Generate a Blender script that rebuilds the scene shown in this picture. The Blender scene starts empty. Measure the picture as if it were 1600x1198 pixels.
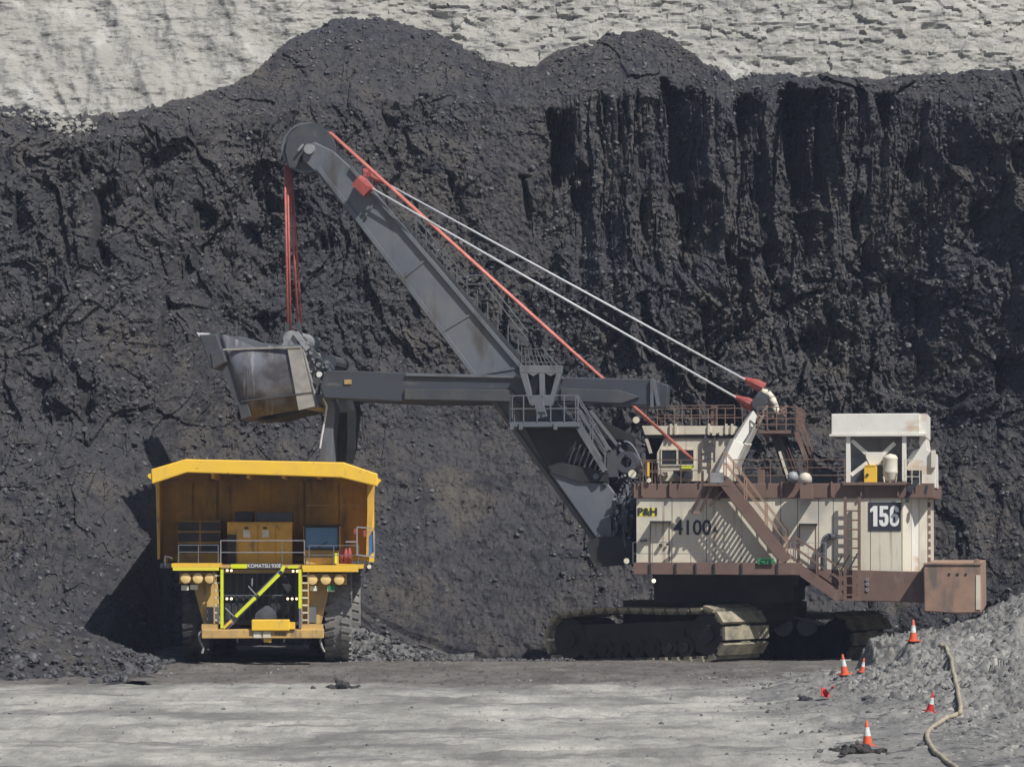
import bpy, math, random
import numpy as np
from mathutils import Vector, Matrix
random.seed(7)
# ------------------------------------------------------------------ camera, light
sc = bpy.context.scene
col = sc.collection
F = 4680.0; CH = 5.5; YH = 816.0                       # focal length in photo pixels, camera height in metres
cam = bpy.data.cameras.new('camera'); co = bpy.data.objects.new('camera', cam); col.objects.link(co)
co.location = (0, 0, CH); co.rotation_euler = (math.pi/2, 0, 0)
cam.sensor_width = 36; cam.lens = 36*F/1600; cam.clip_start = 1; cam.clip_end = 2000
cam.shift_y = (YH-599)/1600          # rising-front lens: the camera stays level, the horizon sits low in the frame
sc.camera = co
LD = Vector((-0.55, 0.63, -1.0)).normalized()      # the way the sunlight travels
w = bpy.data.worlds.new('World'); sc.world = w; w.use_nodes = True
nt = w.node_tree; nt.nodes.clear()
sky = nt.nodes.new('ShaderNodeTexSky'); sky.sky_type = 'NISHITA'; sky.sun_disc = False
sky.sun_elevation = math.asin(-LD.z); sky.sun_rotation = math.atan2(-LD.x, -LD.y)
bg = nt.nodes.new('ShaderNodeBackground'); bg.inputs[1].default_value = 0.07
wo = nt.nodes.new('ShaderNodeOutputWorld')
nt.links.new(sky.outputs[0], bg.inputs[0]); nt.links.new(bg.outputs[0], wo.inputs[0])
sl = bpy.data.lights.new('sun', 'SUN'); sl.energy = 4.8; sl.angle = math.radians(0.5); sl.color = (1.0, 0.965, 0.9)
so = bpy.data.objects.new('sun', sl); col.objects.link(so); so.rotation_euler = LD.to_track_quat('-Z', 'Y').to_euler()
so.location = (60, -60, 100)
sc.view_settings.view_transform = 'Standard'; sc.view_settings.look = 'None'
sc.view_settings.exposure = 0; sc.view_settings.gamma = 1
try: sc.view_settings.use_curve_mapping = False
except Exception: pass
HAZE = 0.00028
sc.cycles.max_bounces = 5; sc.cycles.diffuse_bounces = 3; sc.cycles.volume_bounces = 0
sc.cycles.volume_step_rate = 5

# ------------------------------------------------------------------ noise
def _h(ix, iy, s):
    n = (ix.astype(np.int64)*374761393 + iy.astype(np.int64)*668265263 + s*1442695041) & 0xffffffff
    n = ((n ^ (n >> 13))*1274126177) & 0xffffffff
    n = ((n ^ (n >> 16))*2246822519) & 0xffffffff
    return ((n ^ (n >> 15)) & 0xffffff)/float(0xffffff)
def vn(x, y, s=0):
    x = np.asarray(x, float); y = np.asarray(y, float)
    ix = np.floor(x); iy = np.floor(y); fx = x-ix; fy = y-iy
    fx = fx*fx*(3-2*fx); fy = fy*fy*(3-2*fy)
    a = _h(ix, iy, s); b = _h(ix+1, iy, s); c = _h(ix, iy+1, s); d = _h(ix+1, iy+1, s)
    return ((a*(1-fx)+b*fx)*(1-fy)+(c*(1-fx)+d*fx)*fy)*2-1
def fbm(x, y, o=4, s=0, g=0.5):
    r = 0; a = 1.0
    for i in range(o):
        r = r + a*vn(x*2.03**i+i*17.3, y*2.03**i-i*9.1, s+i); a *= g
    return r
def ridge(x, y, o=4, s=0, g=0.5):
    r = 0; a = 1.0
    for i in range(o):
        r = r + a*(1-2*np.abs(vn(x*2.03**i+i*7.3, y*2.03**i+i*3.1, s+i))); a *= g
    return r
def facet(x, y, s=0, off=0.6, tilt=1.0):
    """broken-rock noise: every Voronoi cell is a flat facet of its own height and tilt"""
    ix = np.floor(x); iy = np.floor(y)
    best = np.full(x.shape, 9e9); val = np.zeros(x.shape)
    for dx in (-1, 0, 1):
        for dy in (-1, 0, 1):
            cx = ix+dx; cy = iy+dy
            px = cx+_h(cx, cy, s); py = cy+_h(cx, cy, s+1)
            d = (x-px)**2+(y-py)**2
            v = off*(2*_h(cx, cy, s+2)-1)+tilt*((x-px)*(2*_h(cx, cy, s+3)-1)+(y-py)*(2*_h(cx, cy, s+4)-1))
            m = d < best
            best = np.where(m, d, best); val = np.where(m, v, val)
    return val
def sstep(a, b, x):
    t = np.clip((x-a)/(b-a), 0, 1); return t*t*(3-2*t)

# ------------------------------------------------------------------ materials
def mat(name, c, c2=None, rough=0.7, metal=0.0, scale=1.2, lo=0.4, hi=0.7, bump=0.0, bscale=8, emit=0, fine=None, spec=0.5, stretch=(1, 1, 1), streak=None):
    m = bpy.data.materials.new(name); m.use_nodes = True
    n = m.node_tree.nodes; L = m.node_tree.links; b = n['Principled BSDF']
    b.inputs['Roughness'].default_value = rough; b.inputs['Metallic'].default_value = metal
    b.inputs['Specular IOR Level'].default_value = spec
    if emit:
        b.inputs['Emission Color'].default_value = (*c, 1); b.inputs['Emission Strength'].default_value = emit
    tc = n.new('ShaderNodeTexCoord'); mp = n.new('ShaderNodeMapping'); mp.inputs['Scale'].default_value = stretch
    L.new(tc.outputs['Object'], mp.inputs[0])
    b.inputs['Base Color'].default_value = (*c, 1)
    if c2 is not None:
        t = n.new('ShaderNodeTexNoise'); t.inputs['Scale'].default_value = scale; t.inputs['Detail'].default_value = 7; t.inputs['Roughness'].default_value = 0.65
        L.new(mp.outputs[0], t.inputs[0])
        r = n.new('ShaderNodeMapRange'); r.inputs[1].default_value = lo; r.inputs[2].default_value = hi
        L.new(t.outputs[0], r.inputs[0])
        x = n.new('ShaderNodeMix'); x.data_type = 'RGBA'; x.inputs[6].default_value = (*c, 1); x.inputs[7].default_value = (*c2, 1)
        L.new(r.outputs[0], x.inputs[0]); last = x.outputs[2]
        for k, (cc, sc_, l2, h2, st) in enumerate(fine or []):
            mp2 = n.new('ShaderNodeMapping'); mp2.inputs['Scale'].default_value = st; mp2.inputs['Location'].default_value = (3.1*k+1, 7.7, 1.3)
            L.new(tc.outputs['Object'], mp2.inputs[0])
            t2 = n.new('ShaderNodeTexNoise'); t2.inputs['Scale'].default_value = sc_; t2.inputs['Detail'].default_value = 5
            L.new(mp2.outputs[0], t2.inputs[0])
            r2 = n.new('ShaderNodeMapRange'); r2.inputs[1].default_value = l2; r2.inputs[2].default_value = h2
            L.new(t2.outputs[0], r2.inputs[0])
            x2 = n.new('ShaderNodeMix'); x2.data_type = 'RGBA'; x2.inputs[7].default_value = (*cc, 1)
            L.new(r2.outputs[0], x2.inputs[0]); L.new(last, x2.inputs[6]); last = x2.outputs[2]
        L.new(last, b.inputs['Base Color'])
    if bump:
        t3 = n.new('ShaderNodeTexNoise'); t3.inputs['Scale'].default_value = bscale; t3.inputs['Detail'].default_value = 8; t3.inputs['Roughness'].default_value = 0.7
        L.new(mp.outputs[0], t3.inputs[0])
        bm = n.new('ShaderNodeBump'); bm.inputs['Strength'].default_value = 0.8; bm.inputs['Distance'].default_value = bump
        L.new(t3.outputs[0], bm.inputs['Height']); L.new(bm.outputs[0], b.inputs['Normal'])
    return m
V1 = (1, 1, 1)
RUST = (0.16, 0.085, 0.055)
M = {}
M['coal'] = mat('coal', (0.052, 0.052, 0.060), (0.074, 0.067, 0.061), rough=0.75, scale=0.16, lo=0.42, hi=0.6, bump=0.16, bscale=6.0, spec=0.35,
    fine=[((0.030, 0.030, 0.037), 1.1, 0.5, 0.66, V1), ((0.17, 0.165, 0.16), 6.0, 0.64, 0.74, V1), ((0.115, 0.100, 0.082), 0.3, 0.58, 0.8, V1), ((0.022, 0.022, 0.028), 3.5, 0.55, 0.66, V1)])
M['coal_rock'] = mat('coal_rock', (0.07, 0.07, 0.076), (0.15, 0.148, 0.145), rough=0.6, scale=0.9, lo=0.5, hi=0.72, bump=0.03, bscale=9)
M['lime'] = mat('pale_rock', (0.40, 0.39, 0.355), (0.33, 0.32, 0.29), rough=0.95, scale=0.10, lo=0.42, hi=0.66, bump=0.22, bscale=3.0, spec=0.1, stretch=(1, 1, 1.5),
    fine=[((0.25, 0.245, 0.23), 0.9, 0.56, 0.68, (0.5, 1, 2.2)), ((0.47, 0.46, 0.43), 0.5, 0.56, 0.7, V1), ((0.17, 0.17, 0.16), 0.35, 0.62, 0.72, (0.22, 1, 3.8)), ((0.17, 0.168, 0.16), 1.8, 0.60, 0.68, (0.6, 1, 1.5))])
M['heap_gravel'] = mat('heap_gravel', (0.12, 0.12, 0.123), (0.19, 0.19, 0.185), rough=0.95, scale=1.5, lo=0.4, hi=0.65, bump=0.06, bscale=5, spec=0.15, fine=[((0.05, 0.05, 0.055), 2.6, 0.52, 0.62, V1)])
M['gravel'] = mat('grey_gravel', (0.175, 0.173, 0.168), (0.27, 0.262, 0.248), rough=0.95, scale=0.5, lo=0.4, hi=0.65, bump=0.05, bscale=6, spec=0.15,
    fine=[((0.08, 0.08, 0.085), 2.2, 0.58, 0.66, V1), ((0.42, 0.41, 0.39), 5.0, 0.62, 0.74, V1), ((0.10, 0.10, 0.105), 6.0, 0.60, 0.68, V1)])
M['rubber'] = mat('rubber', (0.035, 0.035, 0.037), (0.10, 0.095, 0.085), rough=0.9, scale=1.5, lo=0.42, hi=0.62)
M['rubber_dusty_lit'] = mat('sunlit_dusty_rubber', (0.25, 0.24, 0.225), (0.13, 0.125, 0.12), rough=0.95, scale=2.5, lo=0.4, hi=0.7)  # dusty rubber, also lightened for the sun on the right-hand tyres
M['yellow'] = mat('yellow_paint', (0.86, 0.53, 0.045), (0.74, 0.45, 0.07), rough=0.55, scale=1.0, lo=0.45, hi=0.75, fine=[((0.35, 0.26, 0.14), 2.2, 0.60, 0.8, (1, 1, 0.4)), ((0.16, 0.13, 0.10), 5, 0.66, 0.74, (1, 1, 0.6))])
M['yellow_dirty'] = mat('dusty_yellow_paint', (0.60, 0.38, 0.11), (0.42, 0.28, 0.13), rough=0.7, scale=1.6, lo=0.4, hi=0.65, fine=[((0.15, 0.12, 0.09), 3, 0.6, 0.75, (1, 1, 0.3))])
M['grimy_shaded'] = mat('shaded_grimy_yellow_paint', (0.52, 0.30, 0.05), (0.22, 0.14, 0.05), rough=0.75, scale=0.35, lo=0.38, hi=0.62, fine=[((0.07, 0.055, 0.045), 1.2, 0.55, 0.75, (1.2, 1, 0.25)), ((0.42, 0.25, 0.06), 0.3, 0.6, 0.75, V1)])  # grimy yellow, with the shade under the canopy darkened into it
M['shade_yellow'] = mat('shaded_yellow_paint', (0.68, 0.40, 0.06), (0.5, 0.30, 0.06), rough=0.6, scale=1.2, lo=0.4, hi=0.65, fine=[((0.2, 0.14, 0.07), 3, 0.6, 0.75, (1, 1, 0.4))])  # the yellow paint with canopy shade put into its colour
M['lens_yellow'] = mat('yellow_lens', (0.85, 0.62, 0.26), (0.75, 0.5, 0.2), rough=0.3, scale=3)
M['lime_green'] = mat('fluorescent_paint', (0.70, 0.76, 0.02), (0.55, 0.60, 0.05), rough=0.5, scale=2, lo=0.5, hi=0.8)
M['darkgrey'] = mat('dark_grey_steel', (0.055, 0.062, 0.075), (0.085, 0.085, 0.09), rough=0.55, scale=0.8, lo=0.42, hi=0.65, fine=[((0.13, 0.12, 0.11), 2.5, 0.62, 0.75, (1, 1, 0.5))])
M['grey'] = mat('grey_steel', (0.118, 0.132, 0.158), (0.165, 0.172, 0.185), rough=0.55, scale=0.5, lo=0.4, hi=0.66, fine=[((0.085, 0.08, 0.075), 1.5, 0.54, 0.72, (1, 1, 0.35)), ((0.21, 0.20, 0.185), 3.0, 0.66, 0.76, (2, 1, 0.3))])
M['lightgrey'] = mat('light_grey_steel', (0.30, 0.31, 0.33), (0.20, 0.20, 0.21), rough=0.5, scale=2, lo=0.45, hi=0.7)
M['handle'] = mat('worn_slate_steel', (0.055, 0.063, 0.082), (0.05, 0.05, 0.055), rough=0.5, scale=0.7, lo=0.45, hi=0.65, stretch=(0.2, 1, 1.5), fine=[((0.16, 0.15, 0.14), 2.2, 0.63, 0.75, (0.3, 1, 1))])
M['dipper'] = mat('polished_dipper_steel', (0.15, 0.16, 0.19), (0.07, 0.062, 0.065), rough=0.4, metal=0.15, scale=0.75, lo=0.40, hi=0.6, fine=[((0.42, 0.42, 0.42), 1.1, 0.60, 0.74, (2.6, 1, 0.35))])
M['worn'] = mat('worn_bright_steel', (0.36, 0.35, 0.33), (0.24, 0.23, 0.22), rough=0.6, scale=2.0, lo=0.4, hi=0.7)
M['tooth'] = mat('bright_tooth_steel', (0.75, 0.75, 0.74), (0.55, 0.55, 0.55), rough=0.4, scale=3)
M['black'] = mat('black_steel', (0.018, 0.019, 0.022), (0.04, 0.04, 0.042), rough=0.7, scale=1.5, lo=0.4, hi=0.7)
M['red_rope'] = mat('red_greased_rope', (0.50, 0.13, 0.10), (0.36, 0.10, 0.08), rough=0.6, scale=3, lo=0.4, hi=0.6)
M['lit_red_rope'] = mat('sunlit_red_rope', (0.62, 0.22, 0.17), (0.48, 0.14, 0.11), rough=0.55, scale=1.5, lo=0.4, hi=0.6)  # hoist rope red, lightened for the sun along the boom
M['red'] = mat('red_paint', (0.38, 0.075, 0.06), (0.25, 0.06, 0.055), rough=0.6, scale=3, lo=0.4, hi=0.65)
M['white_rope'] = mat('pale_steel_rope', (0.62, 0.64, 0.67), (0.5, 0.51, 0.53), rough=0.5, scale=2)
M['brown'] = mat('red_brown_paint', (0.185, 0.118, 0.094), (0.145, 0.092, 0.075), rough=0.75, scale=1.0, lo=0.42, hi=0.66, fine=[((0.26, 0.19, 0.15), 1.7, 0.6, 0.78, (1, 1, 0.35)), ((0.08, 0.055, 0.05), 2.6, 0.66, 0.76, (1.5, 1, 0.35))])
M['tan'] = mat('faded_brown_paint', (0.37, 0.235, 0.165), (0.27, 0.175, 0.13), rough=0.85, scale=0.9, lo=0.42, hi=0.66, fine=[((0.16, 0.13, 0.115), 1.2, 0.52, 0.68, (1.4, 1, 0.5))])
M['cream'] = mat('cream_paint', (0.70, 0.65, 0.53), (0.60, 0.555, 0.45), rough=0.6, scale=0.7, lo=0.42, hi=0.7, fine=[((0.38, 0.30, 0.23), 2.0, 0.57, 0.76, (2.4, 1, 0.18)), ((0.45, 0.42, 0.37), 0.5, 0.55, 0.7, V1), ((0.30, 0.22, 0.17), 4.0, 0.72, 0.82, V1)])
M['white'] = mat('white_paint', (0.80, 0.78, 0.72), (0.70, 0.67, 0.60), rough=0.55, scale=0.9, lo=0.42, hi=0.7, fine=[((0.52, 0.33, 0.18), 0.55, 0.57, 0.70, (1, 1, 2)), ((0.4, 0.37, 0.33), 3, 0.68, 0.8, (2, 1, 0.3))])
M['shoe'] = mat('dusty_track_steel', (0.36, 0.32, 0.225), (0.13, 0.12, 0.10), rough=0.8, scale=2.0, lo=0.42, hi=0.66)
M['glass'] = mat('sky_tinted_glass', (0.075, 0.19, 0.38), (0.05, 0.12, 0.25), rough=0.12, scale=1.0)  # blue of the reflected sky put into the glass colour
M['dark_glass'] = mat('dark_window_glass', (0.02, 0.025, 0.03), (0.03, 0.035, 0.04), rough=0.1, scale=1)
M['lamp'] = mat('lamp_glass', (0.85, 0.80, 0.62), (0.7, 0.65, 0.5), rough=0.3, scale=4)
M['lamp_on'] = mat('lit_lamp', (1.0, 0.87, 0.62), rough=0.3, emit=1.6)
M['navy'] = mat('navy_sign', (0.028, 0.032, 0.045), (0.04, 0.045, 0.055), rough=0.6, scale=3)
M['ink'] = mat('dark_lettering', (0.03, 0.035, 0.045), rough=0.6)
M['print_white'] = mat('white_lettering', (0.82, 0.82, 0.80), rough=0.6)
M['print_yellow'] = mat('yellow_lettering', (0.75, 0.65, 0.05), rough=0.6)
M['green'] = mat('green_sign', (0.02, 0.26, 0.09), (0.03, 0.2, 0.07), rough=0.6, scale=3)
M['orange'] = mat('orange_cone_plastic', (0.76, 0.11, 0.035), (0.45, 0.12, 0.07), rough=0.7, scale=6, lo=0.4, hi=0.68)
M['red_plastic'] = mat('red_cone_plastic', (0.55, 0.02, 0.02), (0.4, 0.03, 0.03), rough=0.6, scale=5)
M['band'] = mat('reflective_band', (0.76, 0.76, 0.74), (0.42, 0.41, 0.40), rough=0.6, scale=7)
M['hose'] = mat('sandy_hose', (0.42, 0.36, 0.25), (0.22, 0.20, 0.165), rough=0.9, scale=3.5)
def ground_mat():
    m = bpy.data.materials.new('haul_road'); m.use_nodes = True; n = m.node_tree.nodes; L = m.node_tree.links; b = n['Principled BSDF']
    b.inputs['Roughness'].default_value = 0.95; b.inputs['Specular IOR Level'].default_value = 0.15
    tc = n.new('ShaderNodeTexCoord')
    def noise(scale, st, det=6, rough=0.6, rot=0.06):
        mp = n.new('ShaderNodeMapping'); mp.inputs['Scale'].default_value = st; mp.inputs['Rotation'].default_value = (0, 0, rot)
        L.new(tc.outputs['Object'], mp.inputs[0]); t = n.new('ShaderNodeTexNoise'); t.inputs['Scale'].default_value = scale
        t.inputs['Detail'].default_value = det; t.inputs['Roughness'].default_value = rough; L.new(mp.outputs[0], t.inputs[0]); return t.outputs[0]
    def rng(x, a, b_, c=0, d=1):
        r = n.new('ShaderNodeMapRange'); L.new(x, r.inputs[0])
        for i, q in enumerate((a, b_, c, d)): r.inputs[i+1].default_value = q
        return r.outputs[0]
    def mth(op, x, y):
        q = n.new('ShaderNodeMath'); q.operation = op
        for i, z in enumerate((x, y)):
            if isinstance(z, (int, float)): q.inputs[i].default_value = z
            else: L.new(z, q.inputs[i])
        return q.outputs[0]
    def mix(f, a, b_):
        x = n.new('ShaderNodeMix'); x.data_type = 'RGBA'; L.new(f, x.inputs[0])
        for i, z in ((6, a), (7, b_)):
            if isinstance(z, tuple): x.inputs[i].default_value = (*z, 1)
            else: L.new(z, x.inputs[i])
        return x.outputs[2]
    sx = n.new('ShaderNodeSeparateXYZ'); L.new(tc.outputs['Object'], sx.inputs[0])
    light = mix(rng(noise(0.9, (0.7, 0.30, 1), 9, 0.68), 0.40, 0.62), (0.44, 0.425, 0.385), (0.31, 0.30, 0.275))
    light = mix(rng(noise(0.8, (0.9, 0.40, 1), 8, 0.7), 0.54, 0.70), light, (0.21, 0.205, 0.20))
    light = mix(rng(noise(0.22, (0.9, 0.6, 1), 5, 0.6), 0.47, 0.64), light, (0.19, 0.183, 0.17))
    light = mix(rng(noise(0.55, (0.22, 0.9, 1), 7, 0.65, -0.30), 0.53, 0.64), light, (0.19, 0.185, 0.175))
    light = mix(rng(noise(5, (1.2, 0.25, 1), 7, 0.7), 0.56, 0.70), light, (0.22, 0.215, 0.21))
    light = mix(rng(noise(14, (1.0, 0.2, 1), 4, 0.6), 0.62, 0.72), light, (0.15, 0.148, 0.145))
    dark = mix(rng(noise(0.8, (0.6, 0.4, 1)), 0.4, 0.62), (0.115, 0.105, 0.097), (0.18, 0.165, 0.152))
    dark = mix(rng(noise(4, (1.2, 0.3, 1)), 0.54, 0.68), dark, (0.06, 0.058, 0.058))
    yy = mth('ADD', sx.outputs[1], mth('MULTIPLY', mth('SUBTRACT', noise(0.35, (0.5, 1, 1)), 0.5), 9.0))
    c = mix(rng(yy, 100.5, 105.5), light, dark)
    L.new(c, b.inputs['Base Color'])
    bm = n.new('ShaderNodeBump'); bm.inputs['Distance'].default_value = 0.07; bm.inputs['Strength'].default_value = 0.9
    L.new(noise(4, (1.2, 0.4, 1), 8, 0.7), bm.inputs['Height']); L.new(bm.outputs[0], b.inputs['Normal'])
    return m
M['ground'] = ground_mat()

# ------------------------------------------------------------------ mesh helpers
def fast_mesh(name, V, Q, m, smooth=True):
    """V (n,3), Q (k,3 or 4) -> mesh object"""
    me = bpy.data.meshes.new(name); k = Q.shape[1]
    me.vertices.add(len(V)); me.vertices.foreach_set('co', np.ascontiguousarray(V, dtype=np.float32).ravel())
    me.loops.add(Q.size); me.loops.foreach_set('vertex_index', np.ascontiguousarray(Q, dtype=np.int32).ravel())
    me.polygons.add(len(Q)); me.polygons.foreach_set('loop_start', np.arange(0, Q.size, k, dtype=np.int32))
    try: me.polygons.foreach_set('loop_total', np.full(len(Q), k, dtype=np.int32))
    except Exception: pass
    me.update(calc_edges=True)
    me.polygons.foreach_set('use_smooth', np.full(len(Q), smooth))
    me.materials.append(m); o = bpy.data.objects.new(name, me); col.objects.link(o); return o
def grid_obj(name, X, Y, Z, m, flip=False, smooth=True):
    a, b = X.shape; idx = np.arange(a*b).reshape(a, b)
    Q = np.stack([idx[:-1, :-1], idx[:-1, 1:], idx[1:, 1:], idx[1:, :-1]], -1).reshape(-1, 4)
    if flip: Q = Q[:, ::-1]
    o = fast_mesh(name, np.stack([X, Y, Z], -1).reshape(-1, 3), Q, m, smooth); o['kind'] = 'structure'; return o
class MB:
    def __init__(s): s.v = []; s.f = []
    def add(s, v, f):
        n = len(s.v); s.v += [tuple(p) for p in v]; s.f += [tuple(i+n for i in q) for q in f]; return s
    def box(s, a, b):
        x0, y0, z0 = a; x1, y1, z1 = b
        v = [(x0, y0, z0), (x1, y0, z0), (x1, y1, z0), (x0, y1, z0), (x0, y0, z1), (x1, y0, z1), (x1, y1, z1), (x0, y1, z1)]
        return s.add(v, [(0, 3, 2, 1), (4, 5, 6, 7), (0, 1, 5, 4), (1, 2, 6, 5), (2, 3, 7, 6), (3, 0, 4, 7)])
    def bar(s, p, q, wd, ht=None, up=(0, 0, 1)):
        """rectangular bar from p to q: wd across, ht along the up side"""
        ht = ht or wd; p = Vector(p); q = Vector(q); d = (q-p).normalized(); up = Vector(up)
        if abs(d.dot(up)) > 0.98: up = Vector((0, 1, 0))
        x = d.cross(up).normalized(); y = x.cross(d)
        v = [e+x*(i*wd/2)+y*(j*ht/2) for e in (p, q) for i, j in ((-1, -1), (1, -1), (1, 1), (-1, 1))]
        return s.add(v, [(0, 3, 2, 1), (4, 5, 6, 7), (0, 1, 5, 4), (1, 2, 6, 5), (2, 3, 7, 6), (3, 0, 4, 7)])
    def tube(s, p, q, r, n=8, r2=None):
        r2 = r if r2 is None else r2; p = Vector(p); q = Vector(q); d = (q-p).normalized()
        u = Vector((0, 0, 1)) if abs(d.z) < 0.9 else Vector((1, 0, 0)); x = d.cross(u).normalized(); y = x.cross(d)
        v = []
        for e, rr in ((p, r), (q, r2)):
            for i in range(n):
                a = 2*math.pi*i/n; v.append(e+x*(rr*math.cos(a))+y*(rr*math.sin(a)))
        f = [(i, (i+1) % n, n+(i+1) % n, n+i) for i in range(n)]
        f += [tuple(range(n-1, -1, -1)), tuple(range(n, 2*n))]
        return s.add(v, f)
    def path(s, pts, r, n=6):
        for a, b in zip(pts[:-1], pts[1:]): s.tube(a, b, r, n)
        return s
    def prism(s, pts, v0, v1):
        """pts (u, w) outline, extruded along v"""
        n = len(pts); v = [(p[0], v0, p[1]) for p in pts]+[(p[0], v1, p[1]) for p in pts]
        f = [(i, n+i, n+(i+1) % n, (i+1) % n) for i in range(n)]+[tuple(range(n)), tuple(range(2*n-1, n-1, -1))]
        return s.add(v, f)
    def disc_v(s, c, r, v0, v1, n=24, a0=0, hole=0):
        """wheel-like cylinder whose axis runs along v"""
        if not hole:
            return s.prism([(c[0]+r*math.cos(a0+2*math.pi*i/n), c[1]+r*math.sin(a0+2*math.pi*i/n)) for i in range(n)], v0, v1)
        v = []; f = []
        for i in range(n):
            a = 2*math.pi*i/n; ca, sa = math.cos(a), math.sin(a)
            v += [(c[0]+r*ca, v0, c[1]+r*sa), (c[0]+r*ca, v1, c[1]+r*sa), (c[0]+hole*ca, v1, c[1]+hole*sa), (c[0]+hole*ca, v0, c[1]+hole*sa)]
            j = 4*((i+1) % n); k = 4*i
            f += [(k, j, j+1, k+1), (k+1, j+1, j+2, k+2), (k+2, j+2, j+3, k+3), (k+3, j+3, j, k)]
        return s.add(v, f)
    def lathe(s, prof, axis='z', c=(0, 0, 0), n=24):
        """prof: list of (r, h) along the axis"""
        v = []; f = []; k = len(prof)
        for i in range(n):
            a = 2*math.pi*i/n
            for r, h in prof:
                p = {'z': (r*math.cos(a), r*math.sin(a), h), 'x': (h, r*math.cos(a), r*math.sin(a)), 'y': (r*math.cos(a), h, r*math.sin(a))}[axis]
                v.append((p[0]+c[0], p[1]+c[1], p[2]+c[2]))
            for j in range(k-1):
                a0 = i*k+j; b0 = ((i+1) % n)*k+j; f.append((a0, b0, b0+1, a0+1))
        return s.add(v, f)
    def build(s, name, m, parent=None, smooth=False, bevel=0, kind=None, label=None):
        me = bpy.data.meshes.new(name); me.from_pydata(s.v, [], s.f)
        me.materials.append(M[m] if isinstance(m, str) else m)
        o = bpy.data.objects.new(name, me); col.objects.link(o)
        if smooth:
            for p in me.polygons: p.use_smooth = True
        if bevel:
            b = o.modifiers.new('bevel', 'BEVEL'); b.width = bevel; b.segments = 2; b.limit_method = 'ANGLE'
        if parent: o.parent = parent
        if kind: o['kind'] = kind
        if label: o['label'] = label
        import bmesh
        bm = bmesh.new(); bm.from_mesh(me); bmesh.ops.recalc_face_normals(bm, faces=bm.faces); bm.to_mesh(me); bm.free()
        return o
def thing(name, label, cat, loc=(0, 0, 0), rz=0, group=None):
    o = bpy.data.objects.new(name, None); col.objects.link(o); o.location = loc; o.rotation_euler = (0, 0, rz)
    o['label'] = label; o['category'] = cat
    if group: o['group'] = group
    return o
def tag(o, label, cat, group=None):
    o['label'] = label; o['category'] = cat
    if group: o['group'] = group
    return o
def child(mesh_obj_data, name, parent, loc=(0, 0, 0), rot=(0, 0, 0)):
    o = bpy.data.objects.new(name, mesh_obj_data); col.objects.link(o); o.parent = parent
    o.location = loc; o.rotation_euler = rot; return o
def copy_tree(o, parent=None):
    c = o.copy(); col.objects.link(c); c.parent = parent
    for ch in [q for q in bpy.data.objects if q.parent == o]: copy_tree(ch, c)
    return c
def lettering(txt, size, m, parent, loc, rz=0, sx=1.0, ext=0.01, bold=0.0, name='lettering', space=1.0):
    cu = bpy.data.curves.new(name, 'FONT'); cu.body = txt; cu.size = size; cu.extrude = ext; cu.offset = bold
    cu.align_x = 'CENTER'; cu.align_y = 'CENTER'; cu.space_character = space
    t = bpy.data.objects.new('tmp', cu); col.objects.link(t)
    me = bpy.data.meshes.new_from_object(t.evaluated_get(bpy.context.evaluated_depsgraph_get()))
    bpy.data.objects.remove(t)
    me.materials.clear(); me.materials.append(M[m]); me.name = name
    o = bpy.data.objects.new(name, me); col.objects.link(o); o.parent = parent
    o.location = loc; o.rotation_euler = (math.pi/2, 0, rz); o.scale = (sx, 1, 1); return o
def frame_map(ox, oy, psi):
    """photo pixel + local depth v -> local (u, v, w) of a thing standing at (ox, oy) turned by psi"""
    c, s = math.cos(psi), math.sin(psi)
    def S(px, py, v=0.0):
        k = (px-800)/F; u = (k*(oy+v*c)-ox+v*s)/(c-k*s); Y = oy+u*s+v*c
        return (u, v, CH-(py-YH)*Y/F)
    return S

# ================================================================== TERRAIN
# ---- the coal face: depth Y as a function of (X, z)
SIL = [(-400, 150), (0, 166), (60, 172), (110, 182), (150, 180), (180, 178), (250, 165), (310, 150), (370, 128), (410, 100), (450, 65), (490, 44), (522, 31), (560, 27), (594, 29), (606, 38), (630, 36), (680, 50),
       (720, 72), (760, 95), (800, 103), (838, 104), (860, 84), (890, 72), (926, 70), (944, 56), (975, 50), (1012, 48), (1044, 58), (1090, 88), (1120, 108), (1150, 123), (1200, 114),
       (1260, 120), (1290, 118), (1340, 123), (1370, 125), (1430, 115), (1500, 113), (1560, 107), (1590, 108), (1640, 120), (2000, 130)]
RIM = [(-400, 240), (0, 230), (130, 215), (300, 200), (420, 180), (560, 150), (700, 160), (860, 165), (900, 150), (1040, 152), (1150, 155), (1240, 142), (1330, 140), (1400, 150), (1500, 170), (1600, 180), (2000, 180)]
FOOT = [(-400, 122), (0, 121), (120, 120), (180, 121.5), (232, 125.5), (268, 134), (540, 136.5), (610, 137.3), (700, 137.6), (850, 137.0), (1100, 135.5), (1400, 135), (1540, 132), (1600, 130), (2000, 126)]
def interp(tab, x): return np.interp(x, [p[0] for p in tab], [p[1] for p in tab])
AX = [0, 200, 400, 600, 800, 1000, 1200, 1400, 1600]; AY = [50, 150, 250, 350, 450, 550, 700, 850, 1000]
AMP = np.array([[.20, .20, .15, .15, .20, .15, .15, .2, .2],
                [.25, .30, .25, .22, .22, .30, .35, .5, .4],
                [.35, .9, .9, .55, .12, .55, .6, .7, .7],
                [.4, .9, .9, .6, .18, .7, .75, .8, .7],
                [.45, .6, .45, .5, .4, .8, .9, .8, .6],
                [.5, .5, .35, .4, .45, .7, .8, .7, .5],
                [.45, .5, .3, .16, .12, .35, .45, .45, .4],
                [.35, .4, .2, .10, .09, .2, .3, .3, .3],
                [.15, .2, .15, .12, .10, .15, .2, .2, .2]])
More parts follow.
